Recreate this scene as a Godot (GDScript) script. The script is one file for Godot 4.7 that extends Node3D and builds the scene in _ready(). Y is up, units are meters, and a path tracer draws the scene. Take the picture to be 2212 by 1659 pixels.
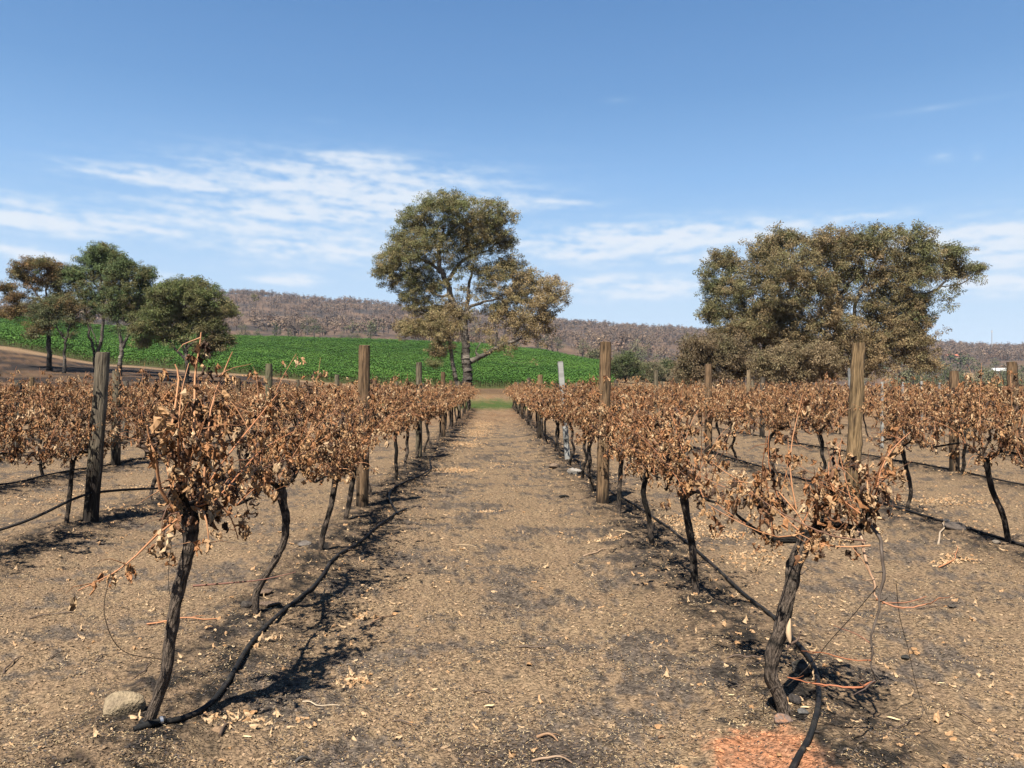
extends Node3D
# A scorched vineyard after a grass fire: two rows of dead vines lead down a dirt lane to a big gum tree,
# a green vineyard block on the rise behind it and a burnt, wooded range beyond.
# Metres, y up. The camera stands in the lane at the origin; vine rows run along -z.

const FOCAL := 1662.0      # focal length and centre of the measuring grid (photo width = 2212)
const MID := 1106.0
const LEVEL := 838.0       # row of the horizon in that grid
const EYE := 1.5
const YAW := 0.02466

var taken := {}
var noise_a := FastNoiseLite.new()
var noise_b := FastNoiseLite.new()
var noise_c := FastNoiseLite.new()
var mat := {}
var leaf_fine := []
var leaf_plain := []
var leaf_mesh := []
var row_x := PackedFloat32Array()

# ------------------------------------------------------------------ helpers

class Builder:
	var v := PackedVector3Array()
	var n := PackedVector3Array()
	var c := PackedColorArray()
	var uv := PackedVector2Array()
	var ix := PackedInt32Array()
	func add(p: Vector3, nn: Vector3, cc: Color, t: Vector2 = Vector2.ZERO) -> int:
		v.append(p); n.append(nn); c.append(cc); uv.append(t)
		return v.size() - 1
	func tri(a: int, b: int, d: int) -> void:
		ix.append(a); ix.append(b); ix.append(d)
	func mesh(m: Material, into: ArrayMesh = null) -> ArrayMesh:
		var out := into if into else ArrayMesh.new()
		if ix.size() == 0:
			return out
		for k in range(0, ix.size(), 3):     # keep each face turned the way its normals point
			var a := v[ix[k]]
			if (v[ix[k + 2]] - a).cross(v[ix[k + 1]] - a).dot(n[ix[k]] + n[ix[k + 1]] + n[ix[k + 2]]) < 0.0:
				var h := ix[k + 1]
				ix[k + 1] = ix[k + 2]
				ix[k + 2] = h
		var arr := []
		arr.resize(Mesh.ARRAY_MAX)
		arr[Mesh.ARRAY_VERTEX] = v
		arr[Mesh.ARRAY_NORMAL] = n
		arr[Mesh.ARRAY_COLOR] = c
		arr[Mesh.ARRAY_TEX_UV] = uv
		arr[Mesh.ARRAY_INDEX] = ix
		out.add_surface_from_arrays(Mesh.PRIMITIVE_TRIANGLES, arr)
		out.surface_set_material(out.get_surface_count() - 1, m)
		return out

func numbered(called: String) -> String:
	if not taken.has(called):
		taken[called] = 0
		return called
	taken[called] += 1
	return "%s_%03d" % [called, taken[called]]

func tag(o: Node3D, label: String, category: String, group := "", kind := "") -> void:
	if label: o.set_meta("label", label)
	if category: o.set_meta("category", category)
	if group: o.set_meta("group", group)
	if kind: o.set_meta("kind", kind)

func thing(called: String, label: String, category: String, at: Vector3, group := "") -> Node3D:
	var o := Node3D.new()
	o.name = numbered(called)
	add_child(o)
	o.position = at
	tag(o, label, category, group)
	return o

func part(called: String, m: Mesh, parent: Node3D, kind := "") -> MeshInstance3D:
	var o := MeshInstance3D.new()
	o.mesh = m
	o.name = called
	parent.add_child(o, true)
	if kind: o.set_meta("kind", kind)
	return o

func single(called: String, m: Mesh, label: String, category: String, at: Vector3, group := "", kind := "") -> MeshInstance3D:
	var o := MeshInstance3D.new()
	o.mesh = m
	o.name = numbered(called)
	add_child(o)
	o.position = at
	tag(o, label, category, group, kind)
	return o

func copies(called: String, m: Mesh, places: Array, tints: PackedColorArray, parent: Node3D, kind := "stuff") -> MultiMeshInstance3D:
	var mm := MultiMesh.new()
	mm.transform_format = MultiMesh.TRANSFORM_3D
	mm.use_colors = tints.size() > 0
	mm.mesh = m
	mm.instance_count = places.size()
	for i in places.size():
		mm.set_instance_transform(i, places[i])
	if tints.size() > 0:
		for i in places.size():
			mm.set_instance_color(i, tints[i])
	var o := MultiMeshInstance3D.new()
	o.multimesh = mm
	o.name = called
	parent.add_child(o, true)
	o.set_meta("kind", kind)
	return o

func rand_in(r: RandomNumberGenerator, a: float, b: float) -> float:
	return r.randf_range(a, b)

# a point read off the measuring grid, set at a real depth
func spot(px: float, py: float, depth: float) -> Vector3:
	var dir := Vector3(sin(YAW), 0, -cos(YAW)) + Vector3(cos(YAW), 0, sin(YAW)) * ((px - MID) / FOCAL)
	var t := depth / -dir.z
	return Vector3(dir.x * t, EYE + (LEVEL - py) / FOCAL * t, -depth)

func on_ground(px: float, depth: float) -> Vector3:
	var p := spot(px, LEVEL, depth)
	p.y = ground(p.x, p.z)
	return p

func on_floor(px: float, py: float) -> Vector3:   # near, flat ground
	var d := EYE * FOCAL / (py - LEVEL)
	return on_ground(px, d)

# ------------------------------------------------------------------ land

const RING_Q := [-800.0, -300.0, 0.0, 250.0, 500.0, 750.0, 1000.0, 1150.0, 1290.0, 1500.0, 1800.0, 2212.0, 2900.0]
var ring_d := [45.0, 70.0, 90.0, 115.0, 180.0, 280.0, 340.0, 480.0, 650.0, 1000.0, 1500.0, 2000.0, 3400.0]
var ring_h := []

func ring_from_rows(d: float, rows: Array) -> Array:
	var o := []
	for y in rows:
		o.append(EYE + (LEVEL - y) / FOCAL * d)
	return o

func set_land() -> void:
	ring_h.append([0.6, 0.3, 0.05, 0, 0, 0, 0, 0, 0, 0, 0, 0, 0])
	ring_h.append([4.0, 2.4, 1.5, 1.0, 0.6, 0.35, 0.2, 0.15, 0.1, 0.0, -0.2, -0.6, -1.5])
	ring_h.append([7.0, 4.8, 3.6, 3.1, 2.2, 1.5, 1.25, 1.1, 0.9, 0.4, -0.4, -1.6, -3])
	ring_h.append(ring_from_rows(115.0, [690.0, 718.0, 745.0, 787.0, 806.0, 829.0, 839.0, 840.0, 841.0, 846.0, 862.0, 890.0, 900.0]))
	ring_h.append(ring_from_rows(180.0, [676.0, 692.0, 714.0, 746.0, 768.0, 783.0, 790.0, 800.0, 812.0, 834.0, 856.0, 880.0, 890.0]))
	ring_h.append(ring_from_rows(280.0, [660.0, 672.0, 690.0, 714.0, 734.0, 740.0, 748.0, 761.0, 785.0, 822.0, 850.0, 870.0, 880.0]))
	ring_h.append(ring_from_rows(340.0, [672.0, 684.0, 700.0, 724.0, 744.0, 750.0, 758.0, 770.0, 792.0, 824.0, 846.0, 862.0, 870.0]))
	ring_h.append(ring_from_rows(480.0, [668.0, 682.0, 700.0, 720.0, 737.0, 744.0, 752.0, 764.0, 784.0, 812.0, 836.0, 846.0, 850.0]))
	ring_h.append(ring_from_rows(650.0, [666.0, 678.0, 694.0, 708.0, 718.0, 725.0, 736.0, 748.0, 766.0, 790.0, 808.0, 806.0, 812.0]))
	ring_h.append(ring_from_rows(1000.0, [672.0, 680.0, 690.0, 690.0, 686.0, 694.0, 716.0, 724.0, 736.0, 748.0, 764.0, 772.0, 778.0]))
	ring_h.append(ring_from_rows(1500.0, [690.0, 684.0, 676.0, 660.0, 637.0, 655.0, 681.0, 694.0, 706.0, 718.0, 736.0, 753.0, 764.0]))
	ring_h.append(ring_from_rows(2000.0, [710.0, 704.0, 696.0, 684.0, 670.0, 680.0, 702.0, 712.0, 720.0, 730.0, 746.0, 762.0, 772.0]))
	ring_h.append(ring_from_rows(3400.0, [790.0, 790.0, 790.0, 790.0, 790.0, 790.0, 790.0, 790.0, 790.0, 790.0, 790.0, 795.0, 800.0]))

func polar(x: float, z: float) -> Vector2:   # (bearing on the measuring grid, forward distance)
	var r := sqrt(x * x + z * z)
	var a := atan2(x, -z)
	var lim := 1.0
	if absf(a) > lim:
		return Vector2(1065.0 + 1662.0 * tan(lim) * signf(a), r * cos(lim))
	return Vector2(1065.0 + 1662.0 * tan(a), r * cos(a))

func far_height(q: float, d: float) -> float:
	var k := 0
	q = clampf(q, -800.0, 2899.0)
	while k < 11 and q > RING_Q[k + 1]:
		k += 1
	var t: float = (q - RING_Q[k]) / (RING_Q[k + 1] - RING_Q[k])
	var s := t * t * (3.0 - 2.0 * t) * 0.5 + t * 0.5
	if d <= ring_d[0]:
		return lerpf(ring_h[0][k], ring_h[0][k + 1], s) * d / 45.0
	var j := 0
	var last := ring_d.size() - 2
	while j < last and d > ring_d[j + 1]:
		j += 1
	# cubic through the rings so that the slopes have no creases
	var h := []
	for m in 4:
		var i := clampi(j - 1 + m, 0, last + 1)
		h.append(lerpf(ring_h[i][k], ring_h[i][k + 1], s))
	var d0: float = ring_d[maxi(j - 1, 0)] if j > 0 else 20.0
	var d1: float = ring_d[j]
	var d2: float = ring_d[j + 1]
	var d3: float = ring_d[mini(j + 2, last + 1)] if j < last else 5000.0
	var m1: float = (h[2] - h[0]) / (d2 - d0) * (d2 - d1)
	var m2: float = (h[3] - h[1]) / (d3 - d1) * (d2 - d1)
	var u := clampf((d - d1) / (d2 - d1), 0.0, 1.3)
	var u2 := u * u
	var u3 := u2 * u
	return (2 * u3 - 3 * u2 + 1) * h[1] + (u3 - 2 * u2 + u) * m1 + (-2 * u3 + 3 * u2) * h[2] + (u3 - u2) * m2

func ground(x: float, z: float) -> float:
	var p := polar(x, z)
	var h := far_height(p.x, p.y)
	if absf(atan2(x, -z)) > 1.0:
		h *= 1.0 - smoothstep(1.0, 2.4, absf(atan2(x, -z)))
	if p.y < 62.0:
		var fade := 1.0 - smoothstep(50.0, 62.0, p.y)
		var m := 0.0
		if z < 6.0:
			var near := 10.0
			for r in row_x:
				near = minf(near, absf(x - r + 0.12 * noise_a.get_noise_2d(z * 0.4, r * 7.0)))
			m = 0.075 * exp(-near * near / 0.2)
		h += fade * m
	if p.y < 90.0:
		h += 0.035 * noise_a.get_noise_2d(x * 0.5, z * 0.5)
		if p.y < 26.0:
			h += 0.022 * noise_b.get_noise_2d(x * 2.2, z * 2.2) + 0.011 * noise_c.get_noise_2d(x * 9.0, z * 9.0)
	elif p.y > 340.0:
		h += smoothstep(340.0, 700.0, p.y) * 7.0 * noise_a.get_noise_2d(x * 0.006, z * 0.006)
	return h

func mix(a: Color, b: Color, t: float) -> Color:
	return a.lerp(b, clampf(t, 0.0, 1.0))

func soil_colour(x: float, z: float) -> Color:
	var p := polar(x, z)
	var d := p.y
	var q := p.x
	var n1 := noise_a.get_noise_2d(x * 0.9, z * 0.9)
	var n2 := noise_b.get_noise_2d(x * 3.1 + 40.0, z * 3.1)
	var n3 := noise_c.get_noise_2d(x * 11.0, z * 11.0)
	var tan_soil := Color(0.300, 0.208, 0.130)
	var ash := Color(0.150, 0.125, 0.105)
	var straw := Color(0.345, 0.245, 0.150)
	var c := tan_soil
	if d < 130.0:
		c = mix(c, straw, 0.5 + 1.2 * n2)
		var lane := smoothstep(1.35, 0.95, absf(x + 0.1))
		var rut := exp(-pow((absf(x + 0.1) - 0.62) / 0.16, 2.0))
		var burnt := n1 * 1.3 + n2 * 0.9 + n3 * 0.9 - 0.12 + 0.20 * lane - 0.12 * rut * lane
		c = mix(c, ash, smoothstep(0.0, 0.55, burnt) * 0.85)
		c = mix(c, Color(0.036, 0.030, 0.026), smoothstep(0.25, 0.6, n3 * 0.9 + n2 * 0.5 + n1 * 0.3) * (0.25 + 0.3 * lane))
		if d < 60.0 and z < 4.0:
			# charred litter along the foot of each row, plus painted row shade, offset right
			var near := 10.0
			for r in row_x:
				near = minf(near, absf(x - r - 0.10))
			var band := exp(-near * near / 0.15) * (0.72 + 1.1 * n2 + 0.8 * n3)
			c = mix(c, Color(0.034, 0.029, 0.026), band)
		# patch of burnt red earth near the right-hand end vine
		var e := Vector2((x - 1.07) / 0.25, (z + 2.98) / 0.30)
		var edge := e.length() + 0.35 * n2 + 0.30 * n3 + 0.25 * n1
		c = mix(mix(Color(0.50, 0.225, 0.115), Color(0.40, 0.21, 0.125), 0.5 + n3), c, smoothstep(0.50, 1.08, edge))
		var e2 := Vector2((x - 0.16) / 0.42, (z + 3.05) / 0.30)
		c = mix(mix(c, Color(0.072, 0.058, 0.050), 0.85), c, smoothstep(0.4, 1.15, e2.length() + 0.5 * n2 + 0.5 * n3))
	if d > 24.0:
		var t := smoothstep(24.0, 40.0, d) * 0.75
		c = mix(c, Color(0.315, 0.180, 0.092), t * (0.55 + 0.9 * n1))
		# strip of living grass at the far end of the rows
		var g := 0.9 * smoothstep(49.0, 60.0, d + 7.0 * n1 + 5.0 * n2) * (1.0 - smoothstep(66.0, 80.0, d + 8.0 * n1)) * (1.0 - smoothstep(150.0, 500.0, absf(q - 1060.0)))
		c = mix(c, Color(0.060, 0.115, 0.022), g)
		var dry := smoothstep(72.0, 86.0, d)
		var w := noise_a.get_noise_2d(x * 0.11, z * 0.11)
		c = mix(c, mix(Color(0.16, 0.10, 0.058), Color(0.27, 0.175, 0.09), 0.5 + 1.2 * w + 0.6 * n1), dry)
		# burnt slope on the left, with an unburnt track along the green block
		var left := smoothstep(44.0, 52.0, d) * (1.0 - smoothstep(560.0, 760.0, q))
		var scorched := mix(Color(0.140, 0.088, 0.055), Color(0.040, 0.032, 0.028), smoothstep(-0.35, 0.20, noise_a.get_noise_2d(x * 0.07 + 9.0, z * 0.16) + 0.5 * n1))
		scorched = mix(scorched, Color(0.29, 0.185, 0.098), smoothstep(0.15, 0.5, noise_b.get_noise_2d(x * 0.05, z * 0.13)) * (0.85 - 0.55 * smoothstep(66.0, 84.0, d)))
		c = mix(c, scorched, left)
		var track := smoothstep(107.0, 109.5, d + 1.5 * w) * (1.0 - smoothstep(112.0, 115.0, d)) * (1.0 - smoothstep(900.0, 1100.0, q))
		c = mix(c, Color(0.35, 0.235, 0.14), track * 0.9)
	if d > 113.0:
		var right := smoothstep(1310.0, 1350.0, q)
		var under := Color(0.09, 0.10, 0.035)
		c = mix(c, under, smoothstep(113.0, 117.0, d) * (1.0 - right))
		c = mix(c, Color(0.24, 0.165, 0.092), smoothstep(113.0, 125.0, d) * right)
	if d > 300.0:
		var k1 := noise_a.get_noise_2d(x * 0.012, z * 0.012)
		var k2 := noise_b.get_noise_2d(x * 0.05, z * 0.05)
		var hill := mix(Color(0.150, 0.100, 0.070), Color(0.070, 0.056, 0.050), smoothstep(-0.15, 0.35, k1 + 0.4 * k2))
		hill = mix(hill, Color(0.21, 0.14, 0.092), smoothstep(0.2, 0.5, k2 - k1 * 0.5))
		c = mix(c, hill, smoothstep(300.0, 360.0, d))
		var paddock := smoothstep(1900.0, 1990.0, q) * smoothstep(430.0, 470.0, d) * (1.0 - smoothstep(560.0, 620.0, d + 90.0 * k1))
		c = mix(c, Color(0.44, 0.33, 0.19), paddock)
	return c

func build_ground() -> void:
	var angles := PackedFloat32Array()
	var a := -180.0
	while a < -44.0:
		angles.append(a); a += 4.0
	a = -44.0
	while a < 44.0:
		angles.append(a); a += 0.2
	a = 44.0
	while a < 180.01:
		angles.append(a); a += 4.0
	var radii := PackedFloat32Array()
	var r := 0.5
	while r < 60.0:
		radii.append(r); r *= 1.0125
	while r < 4200.0:
		radii.append(r); r *= 1.022
	var na := angles.size()
	var v := PackedVector3Array()
	var c := PackedColorArray()
	v.resize(na * radii.size() + 1)
	c.resize(na * radii.size() + 1)
	for i in radii.size():
		for j in na:
			var t := deg_to_rad(angles[j])
			var x := radii[i] * sin(t)
			var z := -radii[i] * cos(t)
			v[i * na + j] = Vector3(x, ground(x, z), z)
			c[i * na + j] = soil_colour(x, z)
	var mid := na * radii.size()
	v[mid] = Vector3(0, ground(0, -0.01), 0)
	c[mid] = soil_colour(0, -0.01)
	var ix := PackedInt32Array()
	for i in radii.size() - 1:
		for j in na - 1:
			var p := i * na + j
			ix.append_array(PackedInt32Array([p, p + na, p + 1, p + 1, p + na, p + na + 1]))
	for j in na - 1:
		ix.append_array(PackedInt32Array([mid, j, j + 1]))
	var arr := []
	arr.resize(Mesh.ARRAY_MAX)
	arr[Mesh.ARRAY_VERTEX] = v
	arr[Mesh.ARRAY_COLOR] = c
	arr[Mesh.ARRAY_INDEX] = ix
	var raw := ArrayMesh.new()
	raw.add_surface_from_arrays(Mesh.PRIMITIVE_TRIANGLES, arr)
	var st := SurfaceTool.new()
	st.create_from(raw, 0)
	st.generate_normals()
	var m := st.commit()
	m.surface_set_material(0, mat.soil)
	var o := MeshInstance3D.new()
	o.mesh = m
	o.name = "ground"
	add_child(o)
	o.set_meta("kind", "structure")

# ------------------------------------------------------------------ materials

func noise_texture(seed_value: int, freq: float, octaves: int, colours: Array, size := 1024, type := FastNoiseLite.TYPE_SIMPLEX_SMOOTH) -> NoiseTexture2D:
	var n := FastNoiseLite.new()
	n.seed = seed_value
	n.noise_type = type
	n.frequency = freq
	n.fractal_octaves = octaves
	var t := NoiseTexture2D.new()
	t.noise = n
	t.width = size
	t.height = size
	t.seamless = true
	t.normalize = true
	var g := Gradient.new()
	var offs := PackedFloat32Array()
	var cols := PackedColorArray()
	for e in colours:
		offs.append(e[0]); cols.append(e[1])
	g.offsets = offs
	g.colors = cols
	t.color_ramp = g
	return t

func grey(v: float) -> Color:
	return Color(v, v, v)

func make_materials() -> void:
	var m := StandardMaterial3D.new()
	m.vertex_color_use_as_albedo = true
	m.roughness = 0.95
	m.metallic_specular = 0.2
	m.albedo_texture = noise_texture(3, 0.03, 6, [[0.0, grey(0.42)], [0.35, grey(0.72)], [0.6, grey(0.95)], [1.0, grey(1.0)]])
	m.uv1_triplanar = true
	m.uv1_world_triplanar = true
	m.uv1_scale = Vector3(0.9, 0.9, 0.9)
	m.heightmap_enabled = true
	m.heightmap_texture = noise_texture(8, 0.06, 6, [[0.0, grey(0.0)], [1.0, grey(1.0)]])
	m.heightmap_scale = 1.8
	mat.soil = m

	m = StandardMaterial3D.new()   # dry vine leaves
	m.vertex_color_use_as_albedo = true
	m.roughness = 0.72
	m.metallic_specular = 0.35
	m.backlight_enabled = true
	m.backlight = Color(0.32, 0.32, 0.32)
	mat.leaf = m

	m = StandardMaterial3D.new()   # gum and vine foliage
	m.vertex_color_use_as_albedo = true
	m.roughness = 0.6
	m.metallic_specular = 0.25
	m.backlight_enabled = true
	m.backlight = Color(0.5, 0.5, 0.5)
	mat.foliage = m

	m = StandardMaterial3D.new()   # vine and tree bark, tinted by vertex colours
	m.vertex_color_use_as_albedo = true
	m.roughness = 0.85
	m.metallic_specular = 0.3
	m.albedo_texture = noise_texture(21, 0.02, 5, [[0.0, grey(0.25)], [0.45, grey(0.8)], [1.0, grey(1.0)]], 512)
	m.uv1_scale = Vector3(1.3, 0.75, 1.0)
	m.heightmap_enabled = true
	m.heightmap_texture = noise_texture(22, 0.02, 5, [[0.0, grey(0.0)], [1.0, grey(1.0)]], 512)
	m.heightmap_scale = 2.0
	mat.bark = m

	m = StandardMaterial3D.new()   # canes, sticks, chips
	m.vertex_color_use_as_albedo = true
	m.roughness = 0.65
	m.metallic_specular = 0.4
	mat.cane = m

	m = StandardMaterial3D.new()   # weathered posts
	m.vertex_color_use_as_albedo = true
	m.roughness = 0.88
	m.metallic_specular = 0.3
	m.albedo_texture = noise_texture(31, 0.012, 6, [[0.0, grey(0.45)], [0.4, grey(0.78)], [0.7, grey(0.95)], [1.0, grey(1.0)]], 512)
	m.uv1_scale = Vector3(4.0, 0.6, 1.0)
	m.heightmap_enabled = true
	m.heightmap_texture = noise_texture(32, 0.012, 6, [[0.0, grey(0.0)], [1.0, grey(1.0)]], 512)
	m.heightmap_scale = 0.8
	mat.post = m

	m = StandardMaterial3D.new()   # far trees
	m.vertex_color_use_as_albedo = true
	m.roughness = 0.9
	m.metallic_specular = 0.2
	mat.far_tree = m

	m = StandardMaterial3D.new()   # stones
	m.vertex_color_use_as_albedo = true
	m.roughness = 0.9
	m.metallic_specular = 0.25
	m.albedo_texture = noise_texture(41, 0.03, 5, [[0.0, grey(0.55)], [0.5, grey(0.85)], [1.0, grey(1.0)]], 512)
	m.uv1_triplanar = true
	m.uv1_scale = Vector3(4, 4, 4)
	m.heightmap_enabled = true
	m.heightmap_texture = noise_texture(42, 0.03, 5, [[0.0, grey(0.0)], [1.0, grey(1.0)]], 512)
	m.heightmap_scale = 0.8
	mat.stone = m

	m = StandardMaterial3D.new()   # dusty black irrigation pipe
	m.vertex_color_use_as_albedo = true
	m.roughness = 0.66
	m.metallic_specular = 0.3
	m.albedo_texture = noise_texture(51, 0.02, 5, [[0.0, grey(0.55)], [0.55, grey(0.75)], [1.0, grey(1.0)]], 512)
	m.uv1_scale = Vector3(1.0, 0.7, 1.0)
	mat.pipe = m

	m = StandardMaterial3D.new()
	m.albedo_color = Color(0.62, 0.63, 0.65)
	m.metallic = 0.9
	m.roughness = 0.4
	mat.steel = m

	m = StandardMaterial3D.new()
	m.albedo_color = Color(0.20, 0.17, 0.15)
	m.metallic = 0.5
	m.roughness = 0.7
	mat.wire = m

func set_base_levels() -> void:
	for k in mat:
		if mat[k].vertex_color_use_as_albedo:
			mat[k].albedo_color = Color(0.66, 0.66, 0.66).linear_to_srgb()

# ------------------------------------------------------------------ shapes

func frame_of(t: Vector3) -> Array:
	var u := t.cross(Vector3.UP if absf(t.y) < 0.9 else Vector3.RIGHT).normalized()
	return [u, t.cross(u).normalized()]

func tube(b: Builder, pts: PackedVector3Array, rad: PackedFloat32Array, sides: int, cols: PackedColorArray, lump := 0.0, seed_value := 0.0, capped := true, scale_v := 1.0) -> void:
	var n := pts.size()
	var first := b.v.size()
	var t := (pts[1] - pts[0]).normalized()
	var u: Vector3 = frame_of(t)[0]
	var along := 0.0
	for k in n:
		var nt := (pts[mini(k + 1, n - 1)] - pts[maxi(k - 1, 0)]).normalized()
		u = (u - nt * u.dot(nt)).normalized()
		var w := nt.cross(u)
		if k > 0:
			along += pts[k].distance_to(pts[k - 1])
		for s in sides + 1:
			var a := TAU * (s % sides) / sides
			var e := u * cos(a) + w * sin(a)
			var r := rad[k]
			if lump > 0.0:
				var q := e * 1.6 + Vector3(0, along * 7.0 + seed_value, seed_value)
				r *= 1.0 + lump * noise_b.get_noise_3d(q.x * 1.2, q.y, q.z * 1.2)
			b.add(pts[k] + e * r, e, cols[k], Vector2(float(s) / sides, along * scale_v))
	for k in n - 1:
		for s in sides:
			var p := first + k * (sides + 1) + s
			b.tri(p, p + sides + 1, p + 1)
			b.tri(p + 1, p + sides + 1, p + sides + 2)
	if capped:
		for end in 2:
			var k := 0 if end == 0 else n - 1
			var nn := (pts[0] - pts[1]).normalized() if end == 0 else (pts[n - 1] - pts[n - 2]).normalized()
			var mid := b.add(pts[k] + nn * rad[k] * 0.3, nn, cols[k], Vector2(0.5, along))
			var ring := []
			for s in sides:
				ring.append(b.add(b.v[first + k * (sides + 1) + s], nn, cols[k], Vector2(0.5 + 0.1 * s, along)))
			for s in sides:
				if end == 0:
					b.tri(mid, ring[s], ring[(s + 1) % sides])
				else:
					b.tri(mid, ring[(s + 1) % sides], ring[s])

func smooth(pts: PackedVector3Array, per: int) -> PackedVector3Array:
	var o := PackedVector3Array()
	var n := pts.size()
	for i in n - 1:
		for k in per:
			o.append(pts[i].cubic_interpolate(pts[i + 1], pts[maxi(i - 1, 0)], pts[mini(i + 2, n - 1)], float(k) / per))
	o.append(pts[n - 1])
	return o

func same(c: Color, n: int) -> PackedColorArray:
	var o := PackedColorArray()
	o.resize(n)
	o.fill(c)
	return o

func taper(a: float, b: float, n: int) -> PackedFloat32Array:
	var o := PackedFloat32Array()
	for i in n:
		o.append(lerpf(a, b, float(i) / maxi(n - 1, 1)))
	return o

# crumpled dry leaf of unit length, hanging along -y from its stalk
func leaf_shape(seed_value: int, nu: int, nv: int) -> Builder:
	var r := RandomNumberGenerator.new()
	r.seed = seed_value
	var b := Builder.new()
	var fold_l := r.randf_range(1.0, 3.4)
	var fold_r := r.randf_range(1.0, 3.4)
	var curl := r.randf_range(-2.2, 2.4)
	var twist := r.randf_range(-1.6, 1.6)
	var pos := Vector3.ZERO
	var grid := []
	var shade := []
	for j in nv:
		var t := float(j) / (nv - 1)
		var ang := curl * (t - 0.3)
		if j > 0:
			pos += Vector3(0, -cos(ang), sin(ang)) / (nv - 1)
		var side := Vector3.RIGHT.rotated(Vector3.UP, twist * t)
		var nrm := Vector3(0, sin(ang), cos(ang)).rotated(Vector3.UP, twist * t)
		var w := 0.46 * pow(sin(PI * pow(0.06 + 0.9 * t, 0.62)), 0.8) * (1.0 + r.randf_range(-0.4, 0.3))
		for i in nu:
			var s := 2.0 * i / (nu - 1) - 1.0
			var f := (fold_l if s < 0 else fold_r) * (1.0 + 0.3 * t)
			var aa := f * absf(s)
			var p := pos + side * (signf(s) * w * sin(aa) / f) + nrm * (w * (1.0 - cos(aa)) / f)
			p += nrm * (0.05 if (i + j) % 2 else -0.05) * r.randf_range(0.2, 1.2)
			p += Vector3(r.randf_range(-1, 1), r.randf_range(-1, 1), r.randf_range(-1, 1)) * 0.06 * (0.25 + absf(s))
			grid.append(p)
			shade.append(grey(r.randf_range(0.75, 1.12)))
	for j in nv - 1:
		for i in nu - 1:
			var p := j * nu + i
			for tr in [[p, p + nu, p + 1], [p + 1, p + nu, p + nu + 1]]:
				var nn: Vector3 = (grid[tr[2]] - grid[tr[0]]).cross(grid[tr[1]] - grid[tr[0]]).normalized()
				b.tri(b.add(grid[tr[0]], nn, shade[tr[0]]), b.add(grid[tr[1]], nn, shade[tr[1]]), b.add(grid[tr[2]], nn, shade[tr[2]]))
	return b

func stamp(b: Builder, s: Builder, t: Transform3D, col: Color) -> void:
	var first := b.v.size()
	var nb := t.basis.orthonormalized()
	for i in s.v.size():
		var g := s.c[i].r
		b.add(t * s.v[i], nb * s.n[i], Color(col.r * g, col.g * g, col.b * g))
	for k in s.ix:
		b.ix.append(first + k)

const TONES := [Color(0.385, 0.222, 0.105), Color(0.50, 0.345, 0.200), Color(0.180, 0.085, 0.040), Color(0.335, 0.158, 0.066), Color(0.062, 0.036, 0.023), Color(0.43, 0.262, 0.135)]
const TONE_ODDS := [0.22, 0.34, 0.55, 0.74, 0.90, 1.0]

func tone(r: RandomNumberGenerator) -> int:
	var t := r.randf()
	for i in 6:
		if t < TONE_ODDS[i]:
			return i
	return 5

# ------------------------------------------------------------------ grape vines

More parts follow.
